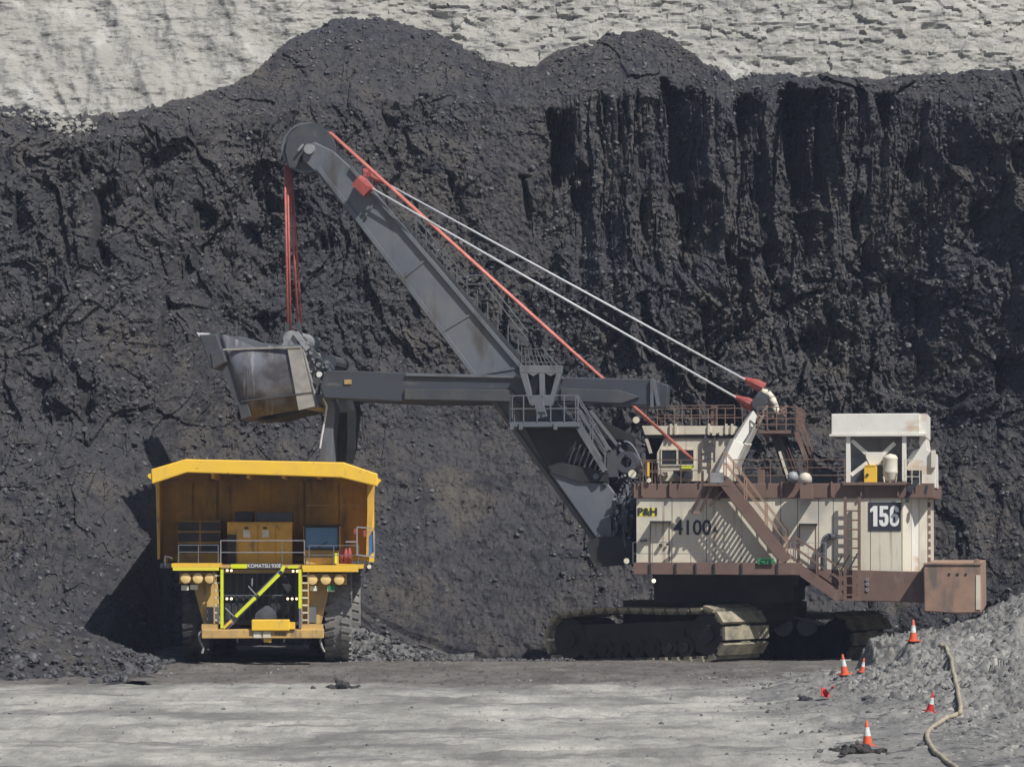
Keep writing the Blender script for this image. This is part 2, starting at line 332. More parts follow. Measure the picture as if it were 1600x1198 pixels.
def amp(px, py):
    i = np.clip(np.interp(px, AX, range(9)), 0, 7.999); j = np.clip(np.interp(py, AY, range(9)), 0, 7.999)
    i0 = i.astype(int); j0 = j.astype(int); fi = i-i0; fj = j-j0
    return (AMP[j0, i0]*(1-fi)+AMP[j0, i0+1]*fi)*(1-fj)+(AMP[j0+1, i0]*(1-fi)+AMP[j0+1, i0+1]*fi)*fj
NOTCH = [(1035, 1110, 152, 330, 4.2), (1062, 1135, 300, 440, 3.0), (1150, 1182, 155, 240, 2.0), (1232, 1324, 142, 350, 5.0), (1250, 1305, 330, 420, 2.4), (1372, 1412, 148, 220, 2.4),
         (862, 902, 175, 300, 3.6), (885, 925, 285, 330, 1.8), (1135, 1175, 390, 560, 2.0), (962, 986, 160, 240, 1.3), (1090, 1132, 480, 575, 1.8), (930, 950, 150, 200, 1.0), (150, 187, 275, 405, 2.4),
         (130, 190, 236, 262, 1.4), (205, 270, 212, 300, 1.6), (296, 348, 335, 402, 2.4), (375, 442, 350, 398, 2.2), (235, 275, 300, 345, 1.2), (250, 282, 460, 570, 1.3),
         (1328, 1352, 300, 360, 1.2), (1425, 1446, 230, 290, 1.4), (1522, 1562, 330, 388, 1.6), (1555, 1610, 555, 650, 1.8), (655, 692, 140, 200, 1.1), (398, 436, 480, 535, 1.3),
         (1180, 1210, 250, 330, 1.4), (1205, 1235, 380, 470, 1.5), (1340, 1365, 400, 470, 1.2), (1000, 1022, 300, 380, 1.2), (500, 540, 230, 290, 1.0), (590, 620, 190, 250, 1.0), (20, 50, 300, 380, .9),
         (60, 95, 470, 560, 1.0), (120, 150, 600, 690, .9), (1440, 1470, 440, 520, 1.1), (1290, 1320, 500, 570, 1.2), (820, 860, 290, 350, 1.2), (700, 730, 260, 330, 1.0), (560, 590, 330, 390, .9), (500, 530, 360, 400, 1.2), (1100, 1125, 560, 620, 1.0)]
MID = [(-400, 135), (0, 134), (120, 134.5), (240, 137.5), (350, 143), (560, 145.5), (740, 147.0), (930, 146), (1100, 145), (1400, 145), (1600, 141), (2000, 137)]
def slope_profile(px, z, zr):
    """depth of the face at height z: foot line, line at 10 m, steep face up to the rim, loose slope above"""
    y0 = interp(FOOT, px); y1 = interp(MID, px)
    q = np.clip(z/10.0, -0.3, 1)
    y = y0+(y1-y0)*q
    y = y+np.clip(np.minimum(z, zr)-10, 0, None)/np.tan(np.radians(68))
    return y+np.clip(z-zr, 0, None)/np.tan(np.radians(33))
def coal_face():
    pxs = np.concatenate([np.linspace(-330, -12, 60), np.linspace(-10, 1610, 960), np.linspace(1612, 1930, 60)])
    nz = 520
    Yf = interp(FOOT, pxs)
    zt = np.zeros_like(pxs); zr = np.zeros_like(pxs)
    Yt = np.full_like(pxs, 154.0); Yr = np.full_like(pxs, 149.0)
    sy = interp(SIL, pxs)+2.6*fbm(pxs/14, pxs*0, 4, 5)+3.0*facet(pxs/9, pxs*0, 6, 0.5, 1.0); ry = interp(RIM, pxs)+3*vn(pxs/22, pxs*0, 9)
    for _ in range(6):
        zt = CH-(sy-YH)*Yt/F; zr = np.minimum(CH-(ry-YH)*Yr/F, zt-0.3)
        Yt = slope_profile(pxs, zt, zr); Yr = slope_profile(pxs, zr, zr)
    t = np.linspace(0, 1, nz)[:, None]
    z0 = -2.2
    Z = z0+(zt[None]-z0)*t
    PX = np.repeat(pxs[None], nz, 0)
    YB = slope_profile(PX, Z, zr[None])
    PY = YH-(Z-CH)*F/YB
    X = (PX-800)/F*YB
    A = amp(PX, PY)
    # warp
    wx = X+0.9*fbm(X/3.2, Z/3.2, 3, 21); wz = Z+0.9*fbm(X/3.0, Z/3.0, 3, 31)
    colm = sstep(860, 930, PX)*(1-sstep(1440, 1500, PX))*sstep(135, 165, PY)*(1-sstep(330, 500, PY+0.12*(PX-1150)))
    smo = np.exp(-((PX-735-0.25*(PY-800))/125.0)**4)*sstep(540, 680, PY)
    chu = np.exp(-((PX-805-0.10*(PY-300))/48.0)**4)*sstep(150, 190, PY)*(1-sstep(380, 440, PY))
    A = A*(0.86+0.14*sstep(860, 950, PX))*(1-0.72*colm)*(1-0.85*smo)*(1-0.7*chu)
    cx_ = X+0.22*fbm(X/1.3, Z/4, 3, 22)+0.10*facet(X/0.5, Z/1.1, 24)
    D = A*(1.25*facet(wx/3.0, (wz+0.35*wx)/4.6, 41, 0.38, 1.15)+0.5*fbm(wx/1.6, wz/1.6, 3, 43)+0.62*facet(wx/1.1, (wz-0.3*wx)/1.7, 51, 0.42, 1.3)+0.28*facet(wx/0.42, wz/0.6, 61, 0.6, 1.3))
    D += A*0.5*ridge(wx/1.6, wz/7.0, 3, 71)                                  # upright ribs
    D += colm*(0.75*facet(cx_/1.25, Z/16.0, 75, 0.75, 1.1)+0.42*facet(cx_/0.5, Z/7.0, 77, 0.7, 1.1)+0.15*facet(cx_/0.22, Z/3.5, 79, 0.7, 1.1)+0.10*facet(X/0.8, (Z+0.2*X)/0.5, 78, 0.7, 0.6))
    D += 0.10*fbm(X/0.5, Z/0.5, 3, 81)+0.05*fbm(X/0.16, Z/0.16, 2, 85)+(0.025+0.13*A)*facet(X/0.20, Z/0.24, 63, 0.6, 1.2)
    D += (0.5*fbm(X/9, Z/9, 2, 87))*(1-0.7*smo)
    # broad shape: buttress field to the right
    PXw = PX+11*fbm(X/2.0, Z/5.0, 3, 91)+(6-3*colm)*facet(X/1.1, Z/(1.3+4*colm), 93); PYw = PY+20*fbm(X/1.2, Z/2.0, 4, 95)+12*facet(X/0.8, Z/1.5, 96)
    N = np.zeros_like(X)
    for (x0, x1, y0, y1, d) in NOTCH:
        tt = np.clip((PYw-y0)/(y1-y0), 0, 1.3); xa = x0+0.22*(x1-x0)*tt; xb = x1-0.22*(x1-x0)*tt+0.06*(PYw-y0)
        k = (PXw-xa)/(xb-xa)
        ramp = np.where((k > -0.12) & (k < 0), (k+0.12)/0.12, np.where((k >= 0) & (k <= 1), 1-k, 0))
        win = sstep(y0-10, y0+8, PYw)*(1-sstep(y1-0.45*(y1-y0), y1+14, PYw))
        N = np.maximum(N, d*ramp*win*(0.9+0.25*facet(X/0.5, Z/2.5, 97)))
    edge = sstep(0, 0.6, zt[None]-Z)
    Y = YB-D*(0.35+0.65*edge)+N*sstep(0.5, 1.5, zt[None]-Z)
    # white-streaked broken ledge at the far left comes with the material of the cliff behind
    X = (PX-800)/F*YB
    # the back of the heaps, falling to the bench behind
    bX, bY, bZ = [X], [Y], [Z]
    for k in range(1, 11):
        yy = Y[-1]+k*1.3
        zz = Z[-1]-np.where(k < 2, 0.1, (k-1)*0.75)+0.25*fbm(pxs/20+k, pxs*0+k*0.7, 3, 11)
        bX.append(((pxs-800)/F*YB[-1])[None]); bY.append(yy[None]); bZ.append(zz[None])
    X, Y, Z = (np.concatenate(q, 0) for q in (bX, bY, bZ))
    o = grid_obj('coal_face', X, Y, Z, M['coal'], flip=False, smooth=False)
    return X[:nz], Y[:nz], Z[:nz], PX, PY
CX, CY, CZ, CPX, CPY = coal_face()

# ---- the pale overburden cliff far behind
def cliff():
    xs = np.linspace(-46, 46, 760); zs = np.linspace(16, 62, 300)
    X, Z = np.meshgrid(xs, zs)
    Y = 200+(Z-16)/math.tan(math.radians(66))
    left = sstep(-8, -22, X)
    wz = Z+0.8*fbm(X/9, Z/9, 3, 201)
    strat = np.interp(np.mod(wz/2.3+0.15*X/10, 1), [0, 0.06, 0.12, 0.9, 1], [0.0, 0.6, 0.15, 0.0, 0.0])
    D = (1-left)*(0.30*strat+0.05*facet(X/3.2, wz/0.9, 211, 0.6, 0.9)+0.22*facet(X/1.1, wz/0.5, 213, 0.6, 1))
    D += left*(0.75*ridge((X+0.55*Z)/6.0, Z/24, 3, 221)+0.2*fbm(X/1.2, Z/2.2, 3, 223))
    D += 0.5*fbm(X/6, Z/7, 3, 231)+0.15*fbm(X/0.9, Z/0.5, 4, 233)+0.035*(1-0.85*left)*facet((X+0.3*fbm(X, Z, 2, 236))/0.75, (Z+0.25*fbm(X, Z, 2, 238))/0.4, 237, 0.6, 1.0)*sstep(-0.5, 0.5, vn(X/4, Z/2.5, 239))+1.2*fbm(X/14, Z/14, 2, 235)
    Y = Y-D
    # top ledge and back
    Xb = np.concatenate([X, X[-1:], X[-1:]]); Yb = np.concatenate([Y, Y[-1:]+8, Y[-1:]+40]); Zb = np.concatenate([Z, Z[-1:]+0.5, Z[-1:]+1.0])
    grid_obj('overburden_cliff', Xb, Yb, Zb, M['lime'], smooth=False)
cliff()
# ---- the bench between coal and cliff
bx, by = np.meshgrid(np.linspace(-60, 60, 160), np.linspace(161, 214, 90))
grid_obj('bench', bx, by, 17.5+0.4*fbm(bx/5, by/5, 3, 301), M['lime'], flip=True)

# ---- the pit floor
def bank_h(X, Y):
    """grey gravel bank at the lower right"""
    far = np.interp(X, [7.5, 10, 12.45, 12.75, 14.6, 16.5, 18.2, 24, 40], [0, 0.08, 0.25, 1.15, 1.5, 1.95, 2.55, 3.6, 4.5])
    near = np.interp(X, [5.5, 7.5, 9.5, 13, 18, 40], [0, 0.08, 0.34, 0.85, 1.7, 3.5]); q = sstep(98, 102, Y+0.5*vn(X, Y, 402)); ridgez = near*(1-q)+far*q
    yr = 107.5+0.8*fbm(X/3, Y*0, 2, 401)
    up = sstep(70, 107, Y); dn = 1-sstep(0, 4.6, Y-yr)
    prof = np.where(Y < yr, 0.42*sstep(56, 68, Y)+0.58*up**1.4, dn)
    return ridgez*prof
TRACKS = [(77.5, 0.30, 0.002, 0.30), (88.5, 0.18, 0.004, 0.34), (95.0, 0.42, 0.001, 0.30), (71.0, 0.22, 0.0, 0.32), (83.5, 0.50, 0.003, 0.28)]
def ground_h(X, Y):
    X = np.asarray(X, float); Y = np.asarray(Y, float)
    tr = 0
    for (a, b, c, wd) in TRACKS:
        for o_ in (-1.15, 1.15):
            d = np.abs(Y-(a+b*X+c*X*X)-o_*1.2)+0.12*vn(X/0.6, Y/0.6, 471); tr = tr-0.055*np.exp(-(d/wd)**2)+0.04*np.exp(-((d-wd*1.5)/(wd*0.5))**2)
    h = 0.05*tr*0+tr*(1-sstep(113, 116, Y))*(1-sstep(6, 10, X))*(0.6+0.6*vn(X/4, Y/2, 472))+0.10*fbm(X/7, Y/3.5, 3, 411)+0.045*fbm(X/1.1, Y/1.6, 3, 421)*(0.3+0.7*sstep(-0.2, 0.4, vn(X/5, Y/3, 424)))+0.03*fbm(X/0.35, Y/0.8, 2, 431)
    h = h*(1-0.7*sstep(115, 118, Y)*(1-sstep(112, 140, Y)*0))-0.05
    h = h-0.75*sstep(119.0, 134, Y)*sstep(-4.6, -1.8, X)*(1-sstep(15, 21, X))
    b = bank_h(X, Y); m = sstep(0.05, 0.6, b)
    h = h+b+m*(0.13*ridge(X/1.9, Y/1.4, 3, 441)+0.16*facet(X/0.55, Y/0.6, 451)+0.11*facet(X/0.25, Y/0.3, 453)+0.05*facet(X/0.12, Y/0.11, 455))
    dg = np.exp(-((X-12.85)/0.55)**2-((Y-103.0)/2.2)**2); h = h-0.95*dg            # scraped hollow beside the cone
    return h
def ground():
    xs = np.concatenate([[-420, -200, -100, -60, -40, -30], np.linspace(-25, 27, 520), [32, 40, 60, 100, 200, 420]])
    ys = np.concatenate([[-300, -100, 0, 30, 50, 58], 63+73*np.linspace(0, 1, 400)**1.15, [140, 150, 170, 200, 260, 420]])
    X, Y = np.meshgrid(xs, ys)
    inside = (np.abs(X) < 60) & (Y > 55) & (Y < 160)
    Z = np.where(inside, ground_h(X, Y), 0.0)
    grid_obj('ground', X, Y, Z, M['ground'], flip=True)
ground()
# grey gravel surface of the bank: a sheet a little above the floor where the bank rises
def gravel_bank():
    xs = np.linspace(5.0, 26, 430); ys = np.linspace(64, 114, 340); X, Y = np.meshgrid(xs, ys)
    Z = ground_h(X, Y); b = bank_h(X, Y)
    m = b+0.10*fbm(X/1.5, Y/1.5, 3, 461)+0.03*fbm(X/0.3, Y/0.3, 2, 463)
    Z = np.where(m > 0.11, Z+0.02, Z-0.05)
    return grid_obj('gravel_bank', X, Y, Z, M['gravel'], flip=True)
gravel_bank()
def hit(px, py):
    """where the line of sight through a photo pixel meets the floor"""
    Y = 60.0
    while Y < 140:
        X = (px-800)/F*Y; z = CH-(py-YH)*Y/F
        if z <= float(ground_h(X, Y))+0.02: return Vector((X, Y, float(ground_h(X, Y))+0.02))
        Y += 0.05
    return Vector(((px-800)/F*120, 120, 0))
# ---- coal heap in the left foreground, small gravel heap beside the truck
def heap_h(X, Y):
    r = np.interp(X, [-40, -21, -19.5, -17, -14.6, -13.6, -13], [6.0, 3.8, 3.0, 1.6, 0.45, 0.05, -0.2])
    yc = 114.5
    f = np.where(Y < yc, 1-((yc-Y)/np.interp(X, [-22, -13.5], [10.0, 6.0]))**1.1, 1-((Y-yc)/7.0)**1.2)
    f = np.where(np.isnan(f), 1-np.abs(Y-yc)/6, f)
    return r*np.clip(f, -0.3, 1)
def heap():
    X, Y = np.meshgrid(np.linspace(-30, -12.5, 260), np.linspace(102, 125, 230))
    with np.errstate(all='ignore'): H = heap_h(X, Y)
    H = H+0.13*facet(X/0.8, Y/0.7, 501)*sstep(0, .5, H)+0.08*facet(X/0.3, Y/0.3, 503)*sstep(0, .3, H)+0.15*fbm(X/2, Y/2, 3, 505)-0.08
    grid_obj('coal_heap', X, Y, H, M['coal'], flip=True)
    X2, Y2 = np.meshgrid(np.linspace(-7.2, -1.6, 130), np.linspace(117.6, 127, 110))
    r = np.clip(np.interp(X2, [-7.2, -6.2, -2.4, -1.6], [1.5, 1.25, 0.0, -0.2]), -0.3, 2)
    H2 = r*np.clip(1-np.abs(Y2-122)/np.where(Y2 < 122, 3.0, 4.0), -0.3, 1)+0.06*facet(X2/0.35, Y2/0.3, 511)+0.06*fbm(X2, Y2, 3, 513)-0.08
    grid_obj('gravel_heap', X2, Y2, H2, M['heap_gravel'], flip=True)
    return
heap()

# ---- loose rocks: nobody could count them
def rock_variants(n=10):
    import bmesh
    out = []
    for i in range(n):
        bm = bmesh.new(); bmesh.ops.create_icosphere(bm, subdivisions=1, radius=1)
        r = random.Random(i); v = np.array([x.co[:] for x in bm.verts]); f = np.array([[q.index for q in p.verts] for p in bm.faces])
        ax = np.array([r.uniform(.7, 1.3), r.uniform(.6, 1.1), r.uniform(.45, .9)])
        v = v*ax*np.array([[r.uniform(.7, 1.2)] for _ in range(len(v))]); bm.free(); out.append((v, f))
    return out
RV = rock_variants()
def rocks(name, P, S, m, label=None):
    rng = np.random.default_rng(len(P)); Vs = []; Fs = []; n0 = 0
    for k in range(len(RV)):
        idx = np.where(np.arange(len(P)) % len(RV) == k)[0]
        if not len(idx): continue
        v, f = RV[k]; a = rng.uniform(0, 6.28, len(idx)); b = rng.uniform(-0.9, 0.9, len(idx))
        ca, sa, cb, sb = np.cos(a), np.sin(a), np.cos(b), np.sin(b)
        x = v[None, :, 0]*cb[:, None]+v[None, :, 2]*sb[:, None]; z = -v[None, :, 0]*sb[:, None]+v[None, :, 2]*cb[:, None]; y = np.repeat(v[None, :, 1], len(idx), 0)
        X = (x*ca[:, None]-y*sa[:, None]); Y = (x*sa[:, None]+y*ca[:, None])
        W = np.stack([X, Y, z], -1)*S[idx][:, None, None]+P[idx][:, None, :]
        Vs.append(W.reshape(-1, 3)); Fs.append((f[None]+(np.arange(len(idx))*len(v))[:, None, None]+n0).reshape(-1, 3)); n0 += len(idx)*len(v)
    o = fast_mesh(name, np.concatenate(Vs), np.concatenate(Fs), m, smooth=False); o['kind'] = 'stuff'
    if label: o['label'] = label
    return o
rng = np.random.default_rng(3)
def on_coal(n, smin, smax, pw, dens):
    i = rng.integers(0, CX.shape[0], n*3); j = rng.integers(0, CX.shape[1], n*3)
    keep = rng.random(n*3) < dens(CPX[i, j], CPY[i, j]); i = i[keep][:n]; j = j[keep][:n]
    S = smin+(smax-smin)*rng.random(len(i))**pw
    return np.stack([CX[i, j], CY[i, j]-S*0.3, CZ[i, j]], -1), S
def dens(px, py):
    d = 0.5+0.4*vn(px/60, py/45, 601)+0.3*vn(px/20, py/18, 603)
    d = d+0.6*np.exp(-((py-interp(SIL, px)-22)/30)**2)
    smoothz = np.exp(-((px-740)/130)**2)*sstep(560, 700, py); chute = np.exp(-((px-800)/50)**2)*(1-sstep(380, 460, py))
    return np.clip(d-0.8*smoothz-0.6*chute, 0.04, 1)
P, S = on_coal(30000, 0.025, 0.18, 5.5, dens)
rocks('coal_rubble', P, S, M['coal_rock'], 'loose lumps of coal lying all over the coal face')
def pale_d(px, py): return np.exp(-((px-85)/48)**2-((py-interp(SIL, px)-16-8*vn(px/20, px*0, 631))/9)**2)*0.9+0.5*np.exp(-((py-interp(SIL, px)-3)/3.0)**2)*sstep(0.1, 0.6, vn(px/30, py/30, 633))*(px < 420)
def in_band(n):
    i = rng.integers(int(CX.shape[0]*0.82), CX.shape[0], n*8); j = rng.integers(0, int(CX.shape[1]*0.42), n*8)
    k = rng.random(n*8) < pale_d(CPX[i, j], CPY[i, j]); i, j = i[k][:n], j[k][:n]; s_ = 0.04+0.22*rng.random(len(i))**3
    return np.stack([CX[i, j], CY[i, j]-s_*0.3, CZ[i, j]], -1), s_
P, S = in_band(1500)
rocks('pale_rubble', P, S, M['lime'], 'pale broken rock spilt on the rim of the coal at the far left')
def on_floor(n, x0, x1, y0, y1, hf, smin, smax, pw, keepf=None):
    X = rng.uniform(x0, x1, n); Y = rng.uniform(y0, y1, n)
    if keepf is not None:
        k = rng.random(n) < keepf(X, Y); X, Y = X[k], Y[k]
    S = smin+(smax-smin)*rng.random(len(X))**pw
    with np.errstate(all='ignore'): Z = hf(X, Y)
    return np.stack([X, Y, Z+S*0.1], -1), S
P1, S1 = on_floor(12500, 6.0, 22, 67, 111, ground_h, 0.015, 0.11, 4.5, lambda X, Y: 0.12+0.88*sstep(0.1, 0.5, bank_h(X, Y))*(0.35+0.65*sstep(-.3, .4, vn(X, Y, 610))))
P2, S2 = on_floor(4200, -17, 12, 66, 120, ground_h, 0.012, 0.085, 5, lambda X, Y: 0.2+0.8*sstep(98, 105, Y)*sstep(-0.2, 0.5, vn(X/2.5, Y/3, 615)))
rocks('loose_gravel', np.concatenate([P1, P2]), np.concatenate([S1, S2]), M['gravel'], 'grey stones strewn over the bank and the floor')
P7, S7 = on_floor(60, 9.5, 21, 68, 109, ground_h, 0.08, 0.20, 2.5)
P8, S8 = on_floor(500, -20, 12, 67, 106, ground_h, 0.025, 0.10, 3.5, lambda X, Y: sstep(0.1, 0.6, vn(X/3.5, Y/2.0, 617)))
P3, S3 = on_floor(1300, 7, 22, 67, 111, ground_h, 0.03, 0.13, 3, lambda X, Y: sstep(0.15, 0.5, vn(X/1.5, Y/1.5, 611)))
P4, S4 = on_floor(2600, -23, -13.3, 104, 121, lambda X, Y: heap_h(X, Y)+0.02, 0.03, 0.22, 3.5)
P5, S5 = on_floor(500, -7, -2.2, 119, 123.5, lambda X, Y: np.clip(np.interp(X, [-7.2, -6.2, -2.4], [1.5, 1.25, 0])*(1-np.abs(Y-122)/3.2), 0, 9), 0.03, 0.16, 3)
P6, S6 = on_floor(500, -4, 2.5, 119.6, 122.8, ground_h, 0.03, 0.17, 3)
rocks('coal_lumps', np.concatenate([P3, P4, P5, P6, P7, P8]), np.concatenate([S3, S4, S5, S6, S7, S8]), M['coal_rock'], 'broken coal lying along the foot of the face')
def lump_heap(px, py, w_, h_, n, label, seed):
    c = hit(px, py); r = np.random.default_rng(seed); a = r.normal(0, 1, (n, 3))
    P = np.stack([c.x+a[:, 0]*w_*0.4, c.y+a[:, 1]*w_*0.4, c.z+np.abs(a[:, 2])*h_*0.3*np.exp(-a[:, 0]**2)], -1)
    o = rocks('coal_clods', P, r.uniform(0.06, 0.16, n), M['coal'], label); o['category'] = 'rubble'
lump_heap(530, 1074, 0.75, 0.35, 46, 'small dark mound of clods on the road below the truck', 1)
lump_heap(1340, 1174, 0.6, 0.25, 40, 'dark clods heaped at the foot of the nearest upright cone', 2)
lump_heap(1256, 1094, 0.16, 0.15, 10, 'little dark clod left of the fallen red cone', 4)
# ================================================================== MINING SHOVEL
SOX, SOY, SPSI = 9.92, 125.5, math.radians(-10)
S = frame_map(SOX, SOY, SPSI)
shovel = thing('mining_shovel', 'giant cream and brown electric rope shovel with grey boom and dipper raised over the truck', 'mining shovel', (SOX, SOY, 0), SPSI)
def P2(x, y, v): a = S(x, y, v); return (a[0], a[2])
def PR(pts, v0, v1, mb=None):
    """outline given in photo pixels, placed at depth v0 and extruded to v1"""
    return (mb or MB()).prism([P2(x, y, v0) for x, y in pts], v0, v1)
def BX(x0, y0, x1, y1, v0, v1, mb=None):
    a = S((x0+x1)/2, y1, v0); b = S((x0+x1)/2, y0, v0); ua = S(x0, (y0+y1)/2, v0)[0]; ub = S(x1, (y0+y1)/2, v0)[0]
    return (mb or MB()).box((ua, v0, a[2]), (ub, v1, b[2]))
def railing(pts, parent, m='brown', h=1.1, rails=(1.0, 0.5), step=1.2, r=0.03, name='railing', posts=True):
    """pts: local 3-D points along the walkway edge"""
    mb = MB()
    for a, b in zip(pts[:-1], pts[1:]):
        a = Vector(a); b = Vector(b); L_ = (b-a).length; n = max(1, round(L_/step))
        if posts:
            for i in range(n+1):
                p = a.lerp(b, i/n); mb.bar(p, p+Vector((0, 0, h)), r*1.6, r*1.6)
        for q in rails: mb.bar(a+Vector((0, 0, h*q)), b+Vector((0, 0, h*q)), r*1.5, r*1.5)
    return mb.build(name, m, parent)
def ladder(p, q, wdt, parent, m='brown', step=0.32, r=0.05, side=(1, 0, 0)):
    p = Vector(p); q = Vector(q); s_ = Vector(side)*wdt/2; mb = MB()
    mb.bar(p-s_, q-s_, r*1.6, r*1.6); mb.bar(p+s_, q+s_, r*1.6, r*1.6)
    o = mb.build('ladder', m, parent); n = int((q-p).length/step); rm = None
    for i in range(n):
        c = p.lerp(q, (i+0.5)/n)
        if rm is None:
            x = MB().bar(-s_, s_, r*0.8, r*0.8).build('rung', m, o); x.location = c; rm = x.data
        else: child(rm, 'rung', o, c)
    return o
def stairs(p, q, v0, v1, parent, m='brown', n=20, sh=0.28, rail=True, railm=None, tread_m=None, tw=0.055):
    """p, q: (u, w) of the upper and lower end; treads run from v0 to v1"""
    mb = MB()
    for v in (v0, v1): mb.bar((p[0], v, p[1]), (q[0], v, q[1]), 0.07, sh)
    o = mb.build('staircase', m, parent); tm = None
    for i in range(n):
        t = (i+0.5)/n; c = (p[0]+(q[0]-p[0])*t, (v0+v1)/2, p[1]+(q[1]-p[1])*t)
        if tm is None:
            x = MB().box((-tw, -(abs(v1-v0)/2)+0.04, -0.02), (tw, abs(v1-v0)/2-0.04, 0.02)).build('tread', tread_m or m, o); x.location = c; tm = x.data
        else: child(tm, 'tread', o, c)
    if rail:
        for v in (v0, v1): railing([(p[0], v, p[1]+sh/2), (q[0], v, q[1]+sh/2)], parent, railm or m, 1.0, (1.0, 0.55), 1.3, 0.028, 'stair_rail')
    return o
VF = -4.6                                       # front plane of the machinery house
VB = 4.6
# ---- house: brown lower body, cream panels, brown roof edge
lower = MB(); PR([(994, 880), (1450, 893), (1446, 941), (1316, 938), (1300, 934), (1250, 899), (994, 897)], VF, VB, lower)
house = lower.build('lower_body', 'brown', shovel, bevel=0.03)
core = MB(); BX(997, 772, 1408, 892, VF+0.12, VB-0.12, core)
hs = core.build('machinery_house', 'cream', shovel)
seams = [994, 1050, 1104, 1158, 1220, 1246, 1279, 1302, 1343, 1360, 1409]
for a, b in zip(seams[:-1], seams[1:]):
    ya = 881+(a-994)*0.027; PR([(a+0.5, 776), (b-0.5, 777), (b-0.5, 881+(b-994)*0.027), (a+0.5, ya)], VF, VF+0.14).build('wall_panel', 'cream', hs)
# chamfered rear corner and rear wall
c0 = P2(1409.5, 776, VF); c1 = P2(1409.5, 892, VF)
def vface(mb, p, q, z0, z1, t):
    """upright slab between plan points p and q (u, v)"""
    d = Vector((q[0]-p[0], q[1]-p[1])).normalized(); nrm = Vector((-d.y, d.x))*t
    a = [(p[0], p[1]), (q[0], q[1]), (q[0]+nrm.x, q[1]+nrm.y), (p[0]+nrm.x, p[1]+nrm.y)]
    v = [(x, y, z) for z in (z0, z1) for x, y in a]
    return mb.add(v, [(0, 3, 2, 1), (4, 5, 6, 7), (0, 1, 5, 4), (1, 2, 6, 5), (2, 3, 7, 6), (3, 0, 4, 7)])
zb, zt_ = S(1409, 893, VF)[2], S(1409, 776, VF)[2]
u0 = S(1409.5, 800, VF)[0]; u1 = S(1448, 800, VF+0.9)[0]
vface(MB(), (u0+0.02, VF), (u0+0.35, VF+0.28), zb, zt_, 0.12).build('wall_panel', 'cream', hs)
vface(MB(), (u0+0.37, VF+0.30), (u1-0.32, VF+0.86), zb, zt_, 0.12).build('wall_panel', 'white', hs)  # whiter than the cream beside it, for the sun on this face
vface(MB(), (u1-0.30, VF+0.88), (u1, VF+1.4), zb, zt_, 0.12).build('wall_panel', 'cream', hs)
vface(MB(), (u1, VF+1.42), (u1, VB), zb, zt_, 0.12).build('wall_panel', 'cream', hs)
for k in range(9):
    z = zb+0.35+k*0.32; MB().box((u1+0.02, VF+1.7, z), (u1+0.10, VF+2.6, z+0.2)).build('louvre', 'brown', hs)
# roof edge
BX(990, 755, 1459, 778, VF-0.08, VB+0.08).build('roof_edge', 'brown', shovel, bevel=0.02)
zr_ = S(1200, 755, VF)[2]
for x in (1002, 1046, 1220, 1259, 1298, 1344, 1402):
    BX(x, 752, x+3, 775, VF-0.20, VF-0.082).build('roof_bracket', 'brown', shovel)
# ---- walkway along the house and its railing
VW = VF-1.35
BX(990, 879, 1250, 883, VW, VF-0.01).build('walkway', 'brown', shovel)
BX(990, 883, 1250, 897, VW, VW+0.08).build('walkway_fascia', 'brown', shovel)
for x in (1014, 1054, 1085, 1114, 1157, 1213):
    BX(x, 880, x+3, 898, VW-0.06, VW-0.003).build('walkway_bracket', 'black', shovel)
a = S(989, 880, VW); b = S(1140, 880, VW)
railing([(a[0], VW, a[2]), (b[0], VW, a[2])], shovel, 'grey', 0.85, (1.0, 0.47), 0.78, 0.016)
a2 = S(1235, 881, VW); b2 = S(1290, 881, VW)
railing([(a2[0], VW+0.1, a2[2]), (b2[0], VW+0.1, a2[2])], shovel, 'lightgrey', 0.85, (1.0, 0.5), 0.7, 0.014)
# lower frame under the house
BX(1020, 897, 1248, 915, VF+0.9, VB-0.9).build('revolving_frame', 'black', shovel)
BX(1022, 915, 1240, 941, VF+1.6, VB-1.6).build('roller_path', 'black', shovel)
sp = MB(); a = S(1130, 915, 0); sp.lathe([(2.6, 0.9), (3.2, 1.3), (3.2, 2.0), (2.9, 2.05), (2.9, 3.0)], 'z', (a[0]+0.3, 0, 0.2), 28); sp.build('slewing_ring', 'black', shovel, smooth=False)
# ---- doors with their little awnings
def door(x0, y0, x1, y1, m='cream', aw=True):
    d = BX(x0, y0, x1, y1, VF-0.05, VF-0.002).build('door', m, hs)
    fr = MB()
    for q in ((x0-1.2, y0-1, x0-0.1, y1), (x1+0.1, y0-1, x1+1.2, y1)): BX(*q, VF-0.07, VF-0.002, fr)
    fr.build('door_frame', 'brown' if aw else 'cream', hs)
    if aw: BX(x0-2, y0-3.5, x1+2, y0-1.2, VF-0.5, VF-0.002).build('awning', 'navy', hs)
    return d
door(1017, 817, 1045, 879); door(1250, 821, 1274, 886)
MB().tube(S(1041, 850, VF-0.15), S(1044, 850, VF-0.15), 0.05).build('door_handle', 'black', hs)
BX(1132, 817, 1158, 880, VF-0.04, VF-0.002).build('door', 'cream', hs)
# odds and ends on the wall
for x, y in ((1030, 849), (1000, 843), (1006, 842)):
    BX(x, y, x+4, y+4, VF-0.25, VF-0.002).build('wall_lamp', 'black', hs)
# dark arched pipe added in place of a shadow on the wall
arc = [S(1287, 891, VF-0.35)]+[S(1287+9*(1-math.cos(t)), 850-12*math.sin(t), VF-0.35) for t in np.linspace(0, 1.45, 7)]+[S(1303, 838, VF-0.05)]
MB().path(arc, 0.13, 8).build('shadow_arc_pipe', 'darkgrey', hs)
